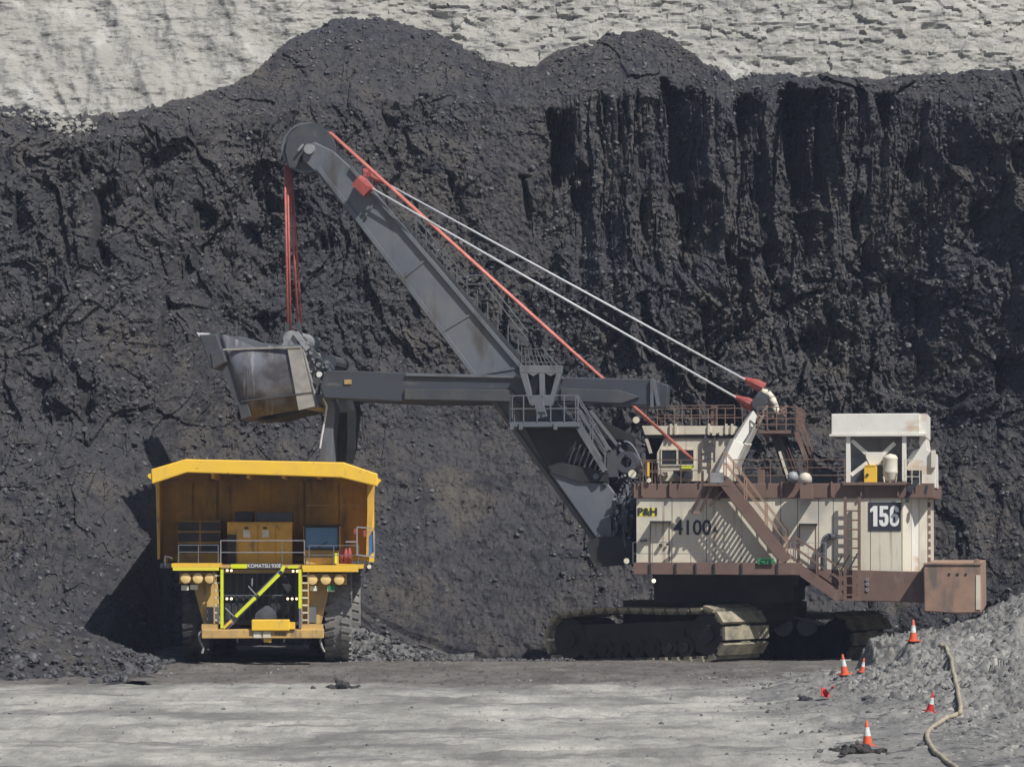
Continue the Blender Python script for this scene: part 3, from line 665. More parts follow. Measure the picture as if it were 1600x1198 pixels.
# hooded box on the roof edge that throws its shadow on the wall
BX(1250, 757, 1268, 779, VF-1.15, VF-0.085).build('hooded_box', 'brown', shovel)
bb = S(1258, 752, VF-0.75)
MB().lathe([(0, 0.42), (0.18, 0.36), (0.27, 0.2), (0.28, 0.0), (0.0, -0.02)], 'z', (bb[0], bb[1], bb[2]-0.05), 16).build('vent_dome', 'cream', shovel, smooth=True)
bb = S(1239, 750, VF-0.3)
MB().lathe([(0, 0.36), (0.15, 0.32), (0.22, 0.18), (0.23, -0.02), (0, -0.05)], 'z', bb, 16).build('vent_dome', 'lightgrey', shovel, smooth=True)
# ---- vertical ladder
ll = S(1331.5, 776, VF-0.35); lb = S(1331.5, 936, VF-0.35)
ladder((lb[0], lb[1], lb[2]), (ll[0], ll[1], ll[2]), 0.56, shovel, 'brown', 0.35, 0.075)
BX(1318, 935, 1344, 938, VF-0.6, VF-0.002).build('ladder_foot_step', 'brown', shovel)
# ---- outside stairs: upper flight, lower flight
p = P2(1131, 752, VF-1.25); q = P2(1228, 876, VF-1.25)
stairs(p, q, VF-1.25, VF-0.35, shovel, 'brown', 22, 0.42, railm='tan')
p = P2(1240, 884, VF-1.25); q = P2(1312, 934, VF-1.25)
stairs(p, q, VF-1.25, VF-0.35, shovel, 'brown', 12, 0.36, railm='brown')
st = MB()
for dx in (0, 10, 20):
    st.bar(S(1296+dx*1.3, 902-dx*0.2, VF-1.1), S(1316+dx*1.2, 868-dx*0.2, VF-1.1), 0.06)
st.build('stair_brace', 'black', shovel)
# platform below the gantry leg with its braces
BX(1098, 756, 1140, 759, VF-1.3, VF-0.085).build('landing', 'brown', shovel)
lp = MB()
for a_, b_ in (((1100, 760), (1082, 800)), ((1112, 760), (1094, 800)), ((1136, 760), (1108, 790)), ((1098, 735), (1098, 760)), ((1108, 725), (1108, 760)), ((1082, 800), (1094, 800))):
    lp.bar(S(*a_, VF-1.15), S(*b_, VF-0.9), 0.09)
lp.build('landing_brace', 'brown', shovel)
BX(1113, 759, 1123, 781, VF-0.7, VF-0.085).build('junction_box', 'brown', hs)
# ---- signs and lettering
pl = BX(1357, 784, 1408, 829, VF-0.03, VF-0.003).build('number_plate', 'navy', shovel)
def on_wall(txt, xc, yc, size, m, sx=1.0, bold=0.0, v=VF-0.035, space=1.0):
    c = S(xc, yc, v); return lettering(txt, size, m, shovel, (c[0], c[1], c[2]), 0, sx, 0.008, bold, space=space)
DIG = {'1': [(0.5, 2.0), (0.92, 2.0), (0.92, 0), (0.46, 0), (0.46, 1.5), (0.12, 1.35), (0.12, 1.68)],
       '5': [(0.08, 2.0), (1.0, 2.0), (1.0, 1.66), (0.46, 1.66), (0.44, 1.28), (0.72, 1.30), (0.94, 1.16), (1.04, 0.9), (1.04, 0.42), (0.92, 0.14), (0.66, 0), (0.36, 0), (0.12, 0.14), (0.02, 0.42), (0.02, 0.62), (0.42, 0.62), (0.44, 0.40), (0.54, 0.32), (0.64, 0.42), (0.64, 0.86), (0.56, 0.98), (0.44, 0.92), (0.06, 0.94)],
       '6': [(0.54, 2.0), (0.80, 1.94), (0.98, 1.76), (1.03, 1.4), (0.63, 1.4), (0.60, 1.62), (0.53, 1.68), (0.45, 1.6), (0.42, 1.2), (0.66, 1.26), (0.92, 1.12), (1.04, 0.82), (1.04, 0.42), (0.90, 0.12), (0.62, 0), (0.42, 0), (0.16, 0.12), (0.03, 0.42), (0.03, 0.999), (0.42, 0.90), (0.42, 0.42), (0.53, 0.32), (0.64, 0.42), (0.64, 0.84), (0.54, 0.96), (0.42, 0.901), (0.03, 1.0), (0.03, 1.55), (0.14, 1.84), (0.34, 1.98)]}
dz0 = S(1360, 822, VF)[2]; dsc = (S(1360, 790, VF)[2]-dz0)/2.0
for ch, xl in (('1', 1358.0), ('5', 1373.5), ('6', 1390.0)):
    uu = S(xl, 806, VF)[0]; MB().prism([(uu+x*dsc*0.88, dz0+z*dsc) for x, z in DIG[ch]], VF-0.045, VF-0.031).build('numeral', 'print_white', shovel)
on_wall('P&H', 1011.5, 799.5, 0.40, 'ink', 1.10, 0.018, v=VF-0.018)
BX(997, 793, 1026, 806.5, VF-0.008, VF-0.002).build('maker_plate', 'print_yellow', shovel)
on_wall('4100', 1082, 825, 0.84, 'ink', 0.92, 0.014, v=VF-0.02)
on_wall('A', 1117.5, 828, 0.32, 'ink', 0.9, 0.006, v=VF-0.02)
BX(1184, 872, 1209, 881, VW-0.10, VW-0.065).build('green_sign', 'green', shovel)
on_wall('CTE', 1196.5, 876.5, 0.24, 'ink', 1.1, 0.004, v=VW-0.115)
# ---- counterweight
PR([(1443, 881), (1533, 881), (1534, 957), (1490, 958), (1444, 955)], VF-1.2, VB).build('counterweight', 'tan', shovel, bevel=0.05)
PR([(1443, 879.5), (1533, 879.5), (1533, 882), (1443, 882)], VF-1.25, VB).build('counterweight_lid', 'tan', shovel)
BX(1525, 898, 1532, 952, VF-1.23, VF-1.203).build('reflective_strip', 'cream', shovel)
for x in (1483, 1496, 1509): MB().disc_v(P2(x, 897, VF-1.22), 0.055, VF-1.22, VF-1.203, 10).build('lifting_hole', 'black', shovel)
MB().disc_v(P2(1526, 877, VF-1), 0.12, VF-1.0, VF-0.8, 12).build('lifting_eye', 'tan', shovel)
for y in (905, 912, 921): MB().disc_v(P2(1355, y, VF-.05), 0.07, VF-0.05, VF-0.002, 10, hole=0.03).build('pipe_port', 'lightgrey', hs)
# ---- roof railings
zroof = zr_+0.005
def RU(x): return S(x, 755, VF-0.2)[0]
railing([(RU(1000), VF-0.2, zroof), (RU(1096), VF-0.2, zroof)], shovel, 'brown', 0.95, (1.0, 0.55), 0.75, 0.022)
railing([(RU(1146), VF-0.2, zroof), (RU(1320), VF-0.2, zroof)], shovel, 'brown', 0.95, (1.0, 0.66, 0.33), 1.3, 0.022)
railing([(RU(1146), 0.5, zroof), (RU(1320), 0.5, zroof)], shovel, 'brown', 0.95, (1.0, 0.66, 0.33), 1.3, 0.022)
railing([(RU(1000), VF-0.2, zroof), (RU(1000), 1.0, zroof)], shovel, 'brown', 0.95, (1.0, 0.55), 0.9, 0.022)
BX(1184, 733, 1193, 755, VF+0.5, VF+1.1).build('roof_box', 'brown', shovel)
BX(1150, 741, 1232, 757, -2.2, 2.4).build('hoist_housing', 'black', shovel)
BX(1262, 735, 1300, 757, -2.0, 2.4).build('roof_housing', 'darkgrey', shovel)
# floodlights
def flood(x, y, v, r=0.2, lit=False, px=-0.12):
    c = S(x, y, v); f = MB().lathe([(0, 0.16), (r*0.6, 0.13), (r, 0.0)], 'y', c, 14).build('floodlight', 'white', shovel, smooth=True)
    MB().lathe([(0, -0.01), (r*0.96, -0.005)], 'y', c, 14).build('lamp_glass', 'lamp_on' if lit else 'lamp', f)
flood(994, 656, 0.5, 0.15); flood(988, 740, VF+0.3, 0.17); flood(979, 876, VF, 0.12); flood(1021.5, 907, VW+0.2, 0.085, True); flood(1014, 750, VF-0.2, 0.1)
MB().bar(S(1013, 722, VF-.25), S(1013, 744, VF-.25), 0.08).build('yellow_post', 'yellow', shovel)
# ---- operator cab block on the far side of the hoist rope
v0, v1 = 1.0, 4.3
cabb = PR([(1026, 752), (1026, 708), (1038, 684), (1147, 684), (1147, 752)], v0, v1).build('operator_cab', 'cream', shovel, bevel=0.03)
PR([(1003, 665), (1148, 665), (1148, 678), (1008, 679)], v0-0.15, v1+0.15).build('cab_roof', 'cream', cabb)
BX(1006, 679, 1140, 684, v0-0.05, v1+0.05).build('roof_gutter', 'darkgrey', cabb)
for x0, x1 in ((1034.5, 1056.5), (1060, 1083)):
    fr = MB()
    for q in ((x0-2, 701, x1+2, 703), (x0-2, 725.5, x1+2, 727), (x0-2, 701, x0-0.5, 727), (x1+0.5, 701, x1+2, 727)): BX(*q, v0-0.06, v0-0.003, fr)
    wd = fr.build('window', 'cream', cabb)
    BX(x0, 703, x1, 725.5, v0-0.02, v0-0.002).build('pane', 'dark_glass', wd)
BX(1064, 728, 1081, 732, v0-0.1, v0-0.004).build('yellow_label', 'lime_green', cabb)
BX(1052, 734, 1080, 747, v0-0.6, v0-0.01).build('cab_locker', 'navy', cabb)
BX(1031, 737, 1043, 743, v0-0.3, v0-0.01).build('cab_step', 'cream', cabb)
BX(1009, 684, 1026, 752, v0+1.5, v1).build('cab_porch', 'black', cabb)
MB().bar(S(1010, 685, v0), S(1017, 708, v0), 0.12).build('porch_strut', 'cream', cabb)
for x in (1046.5, 1054, 1106, 1133, 1142): BX(x, 662, x+3.5, 679, v0-0.25, v0-0.152).build('roof_rib', 'cream', cabb)
for x in (1113, 1124): BX(x, 668, x+5, 680, v0-0.35, v0-0.26).build('roof_bracket', 'cream', cabb)
la = S(1109, 679, v0-0.2); lb2 = S(1109, 722, v0-0.2)
ladder(lb2, la, 0.38, cabb, 'darkgrey', 0.27, 0.055)
a = S(1012, 664, v0); b = S(1148, 664, v0)
railing([(a[0], v0, a[2]), (b[0], v0, a[2])], cabb, 'brown', 0.82, (1.0, 0.5), 0.72, 0.024)
railing([(a[0], v1, a[2]), (b[0], v1, a[2])], cabb, 'brown', 0.82, (1.0, 0.5), 0.72, 0.024)
BX(1111, 634, 1119, 664, v0+0.1, v0+0.6).build('exhaust_stack', 'brown', cabb)
# ---- gantry
gl = MB()
gp = [S(1128, 742, -2.6), S(1152, 690, -2.3), S(1180, 645, -2.0)]
gl.bar(gp[0], gp[1], 0.50, 0.50); gl.bar(gp[1], gp[2], 0.42, 0.36)
gan = gl.build('gantry_leg', 'white', shovel, bevel=0.03)
g2 = MB(); g2.bar(S(1140, 742, 2.6), S(1165, 690, 2.3), 0.5, 0.42); g2.bar(S(1165, 690, 2.3), S(1193, 632, 2.0), 0.42, 0.36); g2.build('gantry_leg', 'white', shovel, bevel=0.03)
BX(1107, 738, 1130, 754, -2.9, -2.2).build('gantry_foot', 'lightgrey', shovel)
gh = MB(); gh.tube(S(1186, 630, -2.3), S(1194, 618, 2.3), 0.30, 12); gh.bar(S(1180, 645, -2.1), S(1196, 615, -2.1), 0.25, 0.35); gh.bar(S(1190, 640, 2.1), S(1203, 606, 2.1), 0.25, 0.35)
gh.build('gantry_head', 'darkgrey', shovel)
curve_pts = [S(x, y, -0.8) for x, y in ((1190, 612), (1199, 614), (1206, 622), (1211, 634), (1214, 648))]
MB().path(curve_pts, 0.15, 8).build('cable_duct', 'cream', shovel, smooth=True)
MB().bar(S(1200, 640, -2.0), S(1236, 752, -2.0), 0.30, 0.4).build('gantry_back_leg', 'black', shovel); MB().bar(S(1208, 640, 2.0), S(1246, 752, 2.0), 0.3, 0.4).build('gantry_back_leg', 'black', shovel)
MB().bar(S(1228, 697, -1.0), S(1241, 733, -1.0), 0.3, 0.16).build('gantry_brace', 'brown', shovel)
gpl = MB(); BX(1185, 672, 1236, 677, -2.6, 2.2, gpl); gpf = gpl.build('gantry_platform', 'brown', shovel)
BX(1226, 650, 1240, 678, -2.4, 1.6).build('platform_screen', 'darkgrey', gpf)
a = S(1184, 672, -2.6); b = S(1243, 672, -2.6)
railing([(a[0], -2.6, a[2]), (b[0], -2.6, a[2]), (b[0], 2.2, a[2])], shovel, 'brown', 0.95, (1.0, 0.75, 0.5, 0.25), 0.42, 0.028)
mess = MB(); r_ = random.Random(5)
for _ in range(16):
    x = r_.uniform(1186, 1232); y = r_.uniform(640, 682); mess.bar(S(x, y, -2.3), S(x+r_.uniform(-12, 12), y+r_.uniform(-9, 14), -1.6), 0.09)
mess.build('platform_bracing', 'brown', shovel)
for x0_, y0_, x1_, y1_, v in ((1241, 638, 1272, 707, -2.5), (1240, 652, 1268, 722, -2.5), (1241, 672, 1258, 724, -1.5)):
    pass
p = P2(1243, 674, -2.5); q = P2(1268, 742, -2.5)
stairs(p, q, -2.5, -1.7, shovel, 'brown', 9, 0.14, railm='brown')
MB().bar(S(1218, 705, -2.2), S(1232, 748, -2.2), 0.1).build('gantry_strut', 'cream', shovel)
# ---- rear filter unit on posts
v0, v1 = VF+0.1, VF+4.6
fu = BX(1299, 646, 1437, 678, v0, v1).build('filter_unit', 'white', shovel, bevel=0.03)
BX(1437, 646, 1447.5, 683, v0+0.1, v1).build('filter_end', 'white', fu)
BX(1296, 677.5, 1447, 681, v0-0.05, v1+0.05).build('filter_sill', 'white', fu)
for x in (1322, 1409.5): BX(x, 681, x+6.5, 757, v0+0.1, v0+0.5).build('unit_post', 'white', fu)
for x in (1322, 1409.5): BX(x, 681, x+6.5, 757, v1-0.5, v1-0.1).build('unit_post', 'white', fu)
BX(1330, 681, 1410, 756, v0+1.9, v0+2.1).build('unit_screen', 'lightgrey', fu)
xb = MB()
for a_, b_ in (((1331, 688), (1356, 710)), ((1379, 710), (1398, 692)), ((1356, 722), (1330, 742)), ((1379, 722), (1385, 730))): xb.bar(S(*a_, v0+0.35), S(*b_, v0+0.35), 0.14, 0.16)
PR([(1353, 706), (1382, 706), (1382, 712), (1376, 726), (1359, 726), (1353, 714)], v0+0.25, v0+0.33, xb); xb.build('cross_brace', 'white', fu)
mo = S(1341, 746, v0+0.6)
MB().tube((mo[0]-0.05, mo[1]-0.3, mo[2]), (mo[0]-0.05, mo[1]+0.5, mo[2]), 0.27, 14).build('blower_motor', 'darkgrey', fu)
BX(1350, 728, 1370, 755, v0-0.1, v0+0.7).build('yellow_cabinet', 'yellow', fu, bevel=0.02)
BX(1352, 726, 1368, 727.9, v0-0.12, v0+0.7).build('cabinet_lid', 'yellow', fu)
MB().disc_v(P2(1356, 742, v0+.28), 0.06, v0-0.15, v0-0.102, 10).build('cabinet_gauge', 'black', fu)
tk = S(1391, 752, v0+0.08)
MB().lathe([(0, 1.12), (0.22, 1.06), (0.28, 0.98), (0.31, 0.95), (0.29, 0.88), (0.29, 0.42), (0.31, 0.38), (0.29, 0.34), (0.25, 0.1), (0.18, 0.0), (0, 0)], 'z', (tk[0], tk[1], tk[2]), 18).build('white_tank', 'cream', fu, smooth=True)
tl = MB()
for dx in (-0.22, 0.0, 0.22): tl.bar((tk[0]+dx, tk[1]-0.15, tk[2]-0.1), (tk[0]+dx*1.2, tk[1]-0.2, tk[2]+0.2), 0.05)
tl.build('tank_leg', 'cream', fu)
PR([(1436, 683), (1447, 683), (1449, 702), (1461, 708), (1462, 762), (1440, 762), (1440, 735), (1418, 735), (1410, 728), (1426, 705), (1437, 700)], v0+0.6, v1-0.3).build('sloping_duct', 'white', fu, bevel=0.02)
BX(1455, 703, 1462, 730, v0+0.45, v0+0.58).build('duct_flange', 'cream', fu)
a = S(1413, 757, VF-0.25); b = S(1437, 757, VF-0.25)
railing([(a[0], VF-0.25, a[2]), (b[0], VF-0.25, b[2])], fu, 'cream', 0.98, (1.0, 0.66, 0.33), 0.36, 0.02)
cb = MB(); cb.bar(S(1420, 768, VF-0.45), S(1434, 750, VF-0.45), 0.3, 0.16); cb.bar(S(1417, 785, VF-.4), S(1420, 760, VF-.4), .14); cb.bar(S(1445, 772, VF-.4), S(1448, 758, VF-.4), .12)
cb.build('corner_bracket', 'navy', fu)
BX(1317, 753, 1416, 757.5, VF-0.35, VF+1.5).build('unit_deck', 'brown', fu)
# ---- boom: one long box girder
Bv = 1.35
bl = [(472, 250), (478, 228), (492, 222), (520, 236), (548, 262), (606, 332), (812, 574), (905, 672), (972, 752), (992, 800), (984, 858), (944, 872), (738, 588), (560, 352), (492, 268)]
cB = Vector((0, 0, 0))
boom_c = [S(x, y, -Bv) for x, y in bl]
boom = MB().prism([(p[0], p[2]) for p in boom_c], -Bv, 0.25).build('boom', 'grey', shovel, bevel=0.04)
PR([(858, 736), (905, 751), (950, 756), (960, 770), (954, 800), (957, 848), (946, 864), (930, 838)], -3.1, -1.38).build('boom_foot_plate', 'grey', boom, bevel=0.04)
fl = MB()
def on_boom(pts, w_, v, mb, h=0.10):
    for a_, b_ in zip(pts[:-1], pts[1:]): mb.bar(S(*a_, v), S(*b_, v), w_, h)
on_boom([(497, 262), (562, 346), (739, 582), (942, 862)], 0.22, -Bv-0.02, fl, 0.16)
fl.build('boom_flange', 'grey', boom)
fl = MB(); on_boom([(548, 262), (607, 330), (813, 572), (905, 670), (968, 748)], 0.22, -Bv-0.02, fl, 0.13); fl.build('boom_flange', 'grey', boom)
for i, (x0_, y0_, x1_, y1_) in enumerate(((590, 310, 560, 352), (668, 403, 628, 436), (740, 488, 690, 518), (812, 574, 740, 586), (880, 650, 800, 670), (968, 752, 870, 766))):
    MB().bar(S(x0_, y0_, -Bv-0.03), S(x1_, y1_, -Bv-0.03), 0.03, 0.09).build('stiffener', 'grey', boom)
MB().bar(S(566, 332, -Bv-0.05), S(572, 342, -Bv-0.05), 0.06, 0.12).build('boom_slot', 'black', boom)
# boom point: two sheaves, a cheek plate, pins
pc = P2(483, 233, -0.6)
for v in (-1.05, -0.2):
    sh = MB().disc_v(pc, 1.06, v, v+0.10, 40).disc_v(pc, 1.06, v+0.5, v+0.6, 40).disc_v(pc, 0.94, v+0.09, v+0.51, 36).build('sheave', 'darkgrey', shovel)
    for k in range(8):
        a_ = k*math.pi/4+0.2; c_ = (pc[0]+0.58*math.cos(a_), pc[1]+0.58*math.sin(a_))
        MB().disc_v(c_, 0.16, v-0.02, v-0.003, 12).build('sheave_hole', 'black', sh)
    MB().disc_v(pc, 1.09, v-0.03, v-0.004, 40, hole=0.99).build('sheave_rim', 'grey', sh)
PR([(452, 262), (446, 236), (452, 210), (468, 196), (490, 192), (510, 202), (522, 222), (524, 248), (506, 262), (494, 248), (484, 240), (470, 244), (462, 262)], -1.30, -1.22).build('cheek_plate', 'darkgrey', shovel)
MB().disc_v(P2(483, 233, -1.5), 0.22, -1.55, 0.6, 16).build('sheave_pin', 'lightgrey', shovel)
MB().bar(S(474, 226, -1.45), S(466, 236, -1.45), 0.1).build('pin_keeper', 'lightgrey', shovel)
mk = MB(); r_ = random.Random(3)
for _ in range(26):
    x = r_.uniform(525, 570); y = 245+(x-525)*0.95+r_.uniform(-9, 5); mk.bar(S(x, y, -1.0), S(x+r_.uniform(2, 9), y+r_.uniform(-4, 8), -0.2), r_.uniform(0.12, 0.4))
mk.build('boom_top_gear', 'darkgrey', shovel)
# suspension sockets and ropes
def socket(a, b, va, vb, name='rope_socket'):
    mb = MB(); A = Vector(S(*a, va)); B = Vector(S(*b, vb)); mb.tube(A, A.lerp(B, 0.45), 0.26, 10, 0.24); mb.tube(A.lerp(B, 0.45), B, 0.22, 10, 0.06); return mb.build(name, 'red', shovel)
socket((560, 282), (586, 297), -1.7, -1.7); socket((570, 272), (602, 286), 1.7, 1.7)
socket((1180, 636), (1146, 618), -1.9, -1.9); socket((1194, 607), (1160, 590), 1.9, 1.9)
eb = MB(); eb.bar(S(556, 284, -1.9), S(575, 302, -1.9), 0.5, 0.4); eb.bar(S(563, 272, 1.5), S(580, 270, 1.5), 0.35); eb.bar(S(562, 290, -1.8), S(572, 268, 1.6), 0.3, 0.3); eb.build('equaliser_bracket', 'red', shovel)
for (a, b, v) in (((582, 295), (1150, 621), -1.7), ((598, 284), (1164, 593), 1.7)):
    for dv in (-0.09, 0.09): MB().tube(S(*a, v+dv), S(*b, v*1.1+dv), 0.048, 8).build('suspension_rope', 'white_rope', shovel, smooth=True)
# hoist ropes
for v in (-0.82, -0.62, 0.05, 0.25):
    MB().tube(S(516+v*3, 207, v), S(1083+v*2, 718, v*0.6), 0.05, 8).build('hoist_rope', 'lit_red_rope', shovel, smooth=True)
for (x0_, x1_, v) in ((445, 450, -0.82), (449, 454, -0.62), (451, 466, 0.05), (455, 471, 0.25)):
    MB().tube(S(x0_, 258, v), S(x1_, 520 if x1_ < 460 else 508, v*1.3), 0.05, 8).build('hoist_rope', 'red_rope', shovel, smooth=True)
# boom walkway with its handrails
def along(pts, v0, v1, m, name, w_=0.08):
    mb = MB()
    for a_, b_ in zip(pts[:-1], pts[1:]): mb.bar(S(*a_, v0), S(*b_, v0), w_); mb.bar(S(*a_, v1), S(*b_, v1), w_)
    return mb.build(name, m, shovel)
along([(632, 348), (736, 472), (826, 575)], 1.5, 2.3, 'darkgrey', 'boom_walkway', 0.16)
wm = MB()
for off in (-14, -28):
    for v in (1.5, 2.3):
        wm.bar(S(650, 368+off, v), S(726, 458+off, v), 0.05); wm.bar(S(726, 458+off, v), S(756, 458+off, v), 0.05); wm.bar(S(756, 458+off, v), S(826, 545+off*0.9, v), 0.05)
for i in range(12):
    t = i/11; x = 650+(826-650)*t; y = 368+(578-368)*t; wm.bar(S(x, y, 1.5), S(x, y-30, 1.5), 0.045)
wm.build('boom_handrail', 'grey', shovel)
dk = MB(); r_ = random.Random(9)
for _ in range(22):
    t = r_.random(); x = 612+60*t; y = 342+70*t; dk.bar(S(x, y, 0.2), S(x+r_.uniform(3, 14), y+r_.uniform(-3, 10), 1.0), r_.uniform(0.08, 0.28))
dk.build('cable_tray_gear', 'darkgrey', shovel)
hp = MB(); r_ = random.Random(4)
for i in range(9): hp.bar(S(815+i*7, 574, 1.4), S(815+i*5, 541+i*1.5, 1.4), 0.035)
for y in (545, 556, 566): hp.bar(S(814, y, 1.4), S(848+(y-545)*0.9, y, 1.4), 0.035)
hp.bar(S(846, 541, 1.4), S(872, 573, 1.4), 0.06); hp.build('landing_cage', 'grey', shovel)
ob = MB(); ob.bar(S(880, 583, 0), S(893, 563, 0), 0.4, 0.3); ob.bar(S(884, 577, -0.4), S(889, 577, -.4), .25); ob.build('rope_guide', 'black', shovel)
# ---- dipper handle: twin box beams either side of the boom
for s_ in (-1, 1):
    va, vb = (-2.55, -1.75) if s_ < 0 else (1.75, 2.55)
    h = PR([(506, 584), (512, 578), (636, 582), (810, 586), (878, 589), (1018, 592), (1030, 596), (1028, 634), (990, 633), (880, 628), (640, 628), (506, 622), (500, 604)], -2.55, -1.75)
    if s_ > 0:
        h.v = [(x, y+3.05, z) for x, y, z in h.v]
    h.build('dipper_handle', 'handle', shovel, bevel=0.05)
PR([(632, 607), (800, 609), (806, 618), (800, 627), (632, 624)], -2.68, -2.56).build('handle_rack', 'darkgrey', shovel, bevel=0.02)
PR([(876, 606), (970, 610), (1000, 620), (970, 630), (876, 626)], -2.66, -2.56).build('handle_rack', 'darkgrey', shovel, bevel=0.02)
PR([(634, 583), (880, 588), (880, 592), (634, 587)], -2.66, -2.56).build('handle_strip', 'grey', shovel)
PR([(1016, 591), (1021, 591), (1021, 636), (1016, 636)], -2.70, -2.56).build('handle_end_plate', 'grey', shovel)
MB().bar(S(1021, 592, -2.62), S(1029, 634, -2.62), 0.14).build('handle_end_brace', 'grey', shovel)
BX(538, 593, 549, 600, -2.60, -2.56).build('yellow_tag', 'yellow_dirty', shovel)
# saddle block with its two oval openings
sb = MB(); v0, v1 = -3.1, -2.72
def frame_poly(mb, outer, holes):
    pass
sb = MB()
cols_ = [(813, 827, 822, 833, 0), (843, 853, 843, 851, 0), (872, 878, 852, 864, 0)]
PR([(811, 571), (878, 571), (877, 583), (812, 583)], v0, v1, sb)
PR([(812, 583), (824, 583), (831, 620), (828, 634), (824, 622)], v0, v1, sb)
PR([(842, 583), (851, 583), (850, 622), (843, 622)], v0, v1, sb)
PR([(869, 583), (877, 583), (862, 634), (859, 620)], v0, v1, sb)
PR([(827, 618), (864, 618), (861, 634), (829, 634)], v0, v1, sb)
for a_, b_ in (((824, 583), (842, 583)), ((851, 583), (869, 583))):
    PR([a_, b_, ((a_[0]+b_[0])/2, 588)], v0, v1, sb)
sbo = sb.build('saddle_block', 'lightgrey' if False else 'grey', shovel, bevel=0.02)
BX(820, 583, 868, 622, -2.72, -2.6).build('saddle_recess', 'black', sbo)
MB().bar(S(842, 628, -3.15), S(848, 652, -3.15), 0.35).build('saddle_link', 'grey', sbo)
MB().tube(S(845, 602, -2.7), S(845, 602, 2.9), 0.5, 16).build('shipper_shaft', 'darkgrey', shovel)
# saddle platform and railing
pf = MB(); BX(795, 659, 905, 667, -3.7, 2.9, pf); pfo = pf.build('saddle_platform', 'grey', shovel, bevel=0.02)
a = S(797, 659, -3.7); b = S(903, 659, -3.7)
railing([(a[0], -3.7, a[2]), (b[0], -3.7, a[2])], pfo, 'grey', 1.08, (1.0, 0.5), 0.55, 0.03)
railing([(a[0], -3.7, a[2]), (a[0], -1.0, a[2])], pfo, 'grey', 1.08, (1.0, 0.5), 0.55, 0.03)
for x in (797, 811, 865): BX(x, 659, x+5, 671, -3.85, -3.705).build('platform_bracket', 'grey', pfo)
bh = MB(); PR([(820, 668), (905, 668), (975, 748), (930, 755), (856, 735)], -2.6, -1.42, bh); bh.build('boom_gearbox', 'black', shovel)
# stairs down the boom and ladder stripes
p = P2(900, 660, -3.4); q = P2(946, 736, -3.4)
stairs(p, q, -3.5, -2.8, shovel, 'grey', 14, 0.22, railm='grey')
p = P2(905, 642, -2.4); q = P2(962, 715, -2.4)
MB().bar((p[0], -2.6, p[1]), (q[0], -2.6, q[1]), 0.2, 0.2).bar((p[0]+0.5, -2.6, p[1]), (q[0]+0.5, -2.6, q[1]), 0.1, 0.12).build('stair_beam', 'grey', shovel)
for i in range(7):
    MB().bar(S(900+i*7.5, 690+i*4.5, -2.9), S(888+i*7.5, 725+i*3.2, -2.9), 0.07).build('guard_bar', 'grey', shovel)
PR([(856, 728), (876, 722), (950, 738), (950, 752), (905, 752), (862, 738)], -3.2, -1.5).build('guard_tray', 'black', shovel)
MB().tube(S(931, 744, -3.3), S(931, 744, -3.1), 0.12, 12).build('tray_lamp', 'grey', shovel)
# cluttered foot machinery between boom and house
drum = S(981, 722, -2.5)
MB().disc_v((drum[0], drum[2]), 0.45, -3.0, -1.6, 20, hole=0.22).build('cable_reel', 'darkgrey', shovel)
PR([(948, 705), (962, 702), (966, 745), (948, 745)], -3.1, -2.9).build('junction_box', 'darkgrey', shovel)
mc = MB(); r_ = random.Random(11)
for _ in range(46):
    x = r_.uniform(944, 988); y = r_.uniform(700, 768); a_ = r_.choice([0.0, 0.9, -0.9, 1.57]); L_ = r_.uniform(8, 24)
    mc.bar(S(x, y, r_.uniform(-3.2, -1.2)), S(x+L_*math.cos(a_)*0.6, y+L_*math.sin(a_), r_.uniform(-3.2, -1.2)), r_.uniform(0.05, 0.16))
mc.build('foot_machinery', 'darkgrey', shovel)
PR([(935, 655), (985, 680), (990, 735), (945, 720), (920, 690)], -0.5, 1.0).build('cable_drum_housing', 'black', shovel)
mc = MB(); r_ = random.Random(21)
for _ in range(44):
    x = r_.uniform(958, 988); y = r_.uniform(766, 842); a_ = r_.choice([1.2, -0.9, 1.57, 1.9]); L_ = r_.uniform(8, 30)
    mc.bar(S(x, y, r_.uniform(-3.9, -2.6)), S(x+L_*math.cos(a_)*0.5, y+L_*math.sin(a_), r_.uniform(-3.9, -2.6)), r_.uniform(0.04, 0.13))
mc.build('hose_cluster', 'grey', shovel)
hz = MB()
for k, (x0_, y0_, x1_, y1_, sag) in enumerate(((952, 700, 1000, 745, 18), (975, 690, 1004, 730, -12), (945, 690, 996, 752, 26), (968, 752, 1000, 800, 14))):
    pts = [S(x0_+(x1_-x0_)*t, y0_+(y1_-y0_)*t+sag*4*t*(1-t), -2.0) for t in np.linspace(0, 1, 9)]; hz.path(pts, 0.05, 6)
hz.build('looped_cable', 'grey', shovel)
bfm = MB(); PR([(915, 848), (935, 838), (985, 838), (998, 880), (935, 886), (924, 872)], -3.3, 2.4, bfm); bfm.build('boom_foot', 'black', shovel)
BX(985, 760, 1000, 880, -2.2, 2.2).build('front_bulkhead', 'black', shovel)
tr = MB()
for a_, b_ in (((968, 770), (955, 835)), ((985, 770), (972, 835)), ((956, 832), (975, 836)), ((968, 786), (982, 790)), ((962, 806), (978, 810)), ((960, 780), (985, 820)), ((950, 800), (965, 830)), ((958, 775), (950, 812)), ((935, 838), (918, 852)), ((940, 850), (932, 870))):
    tr.bar(S(*a_, -2.6), S(*b_, -2.6), 0.10)
tr.build('boom_foot_ladder', 'grey', shovel)
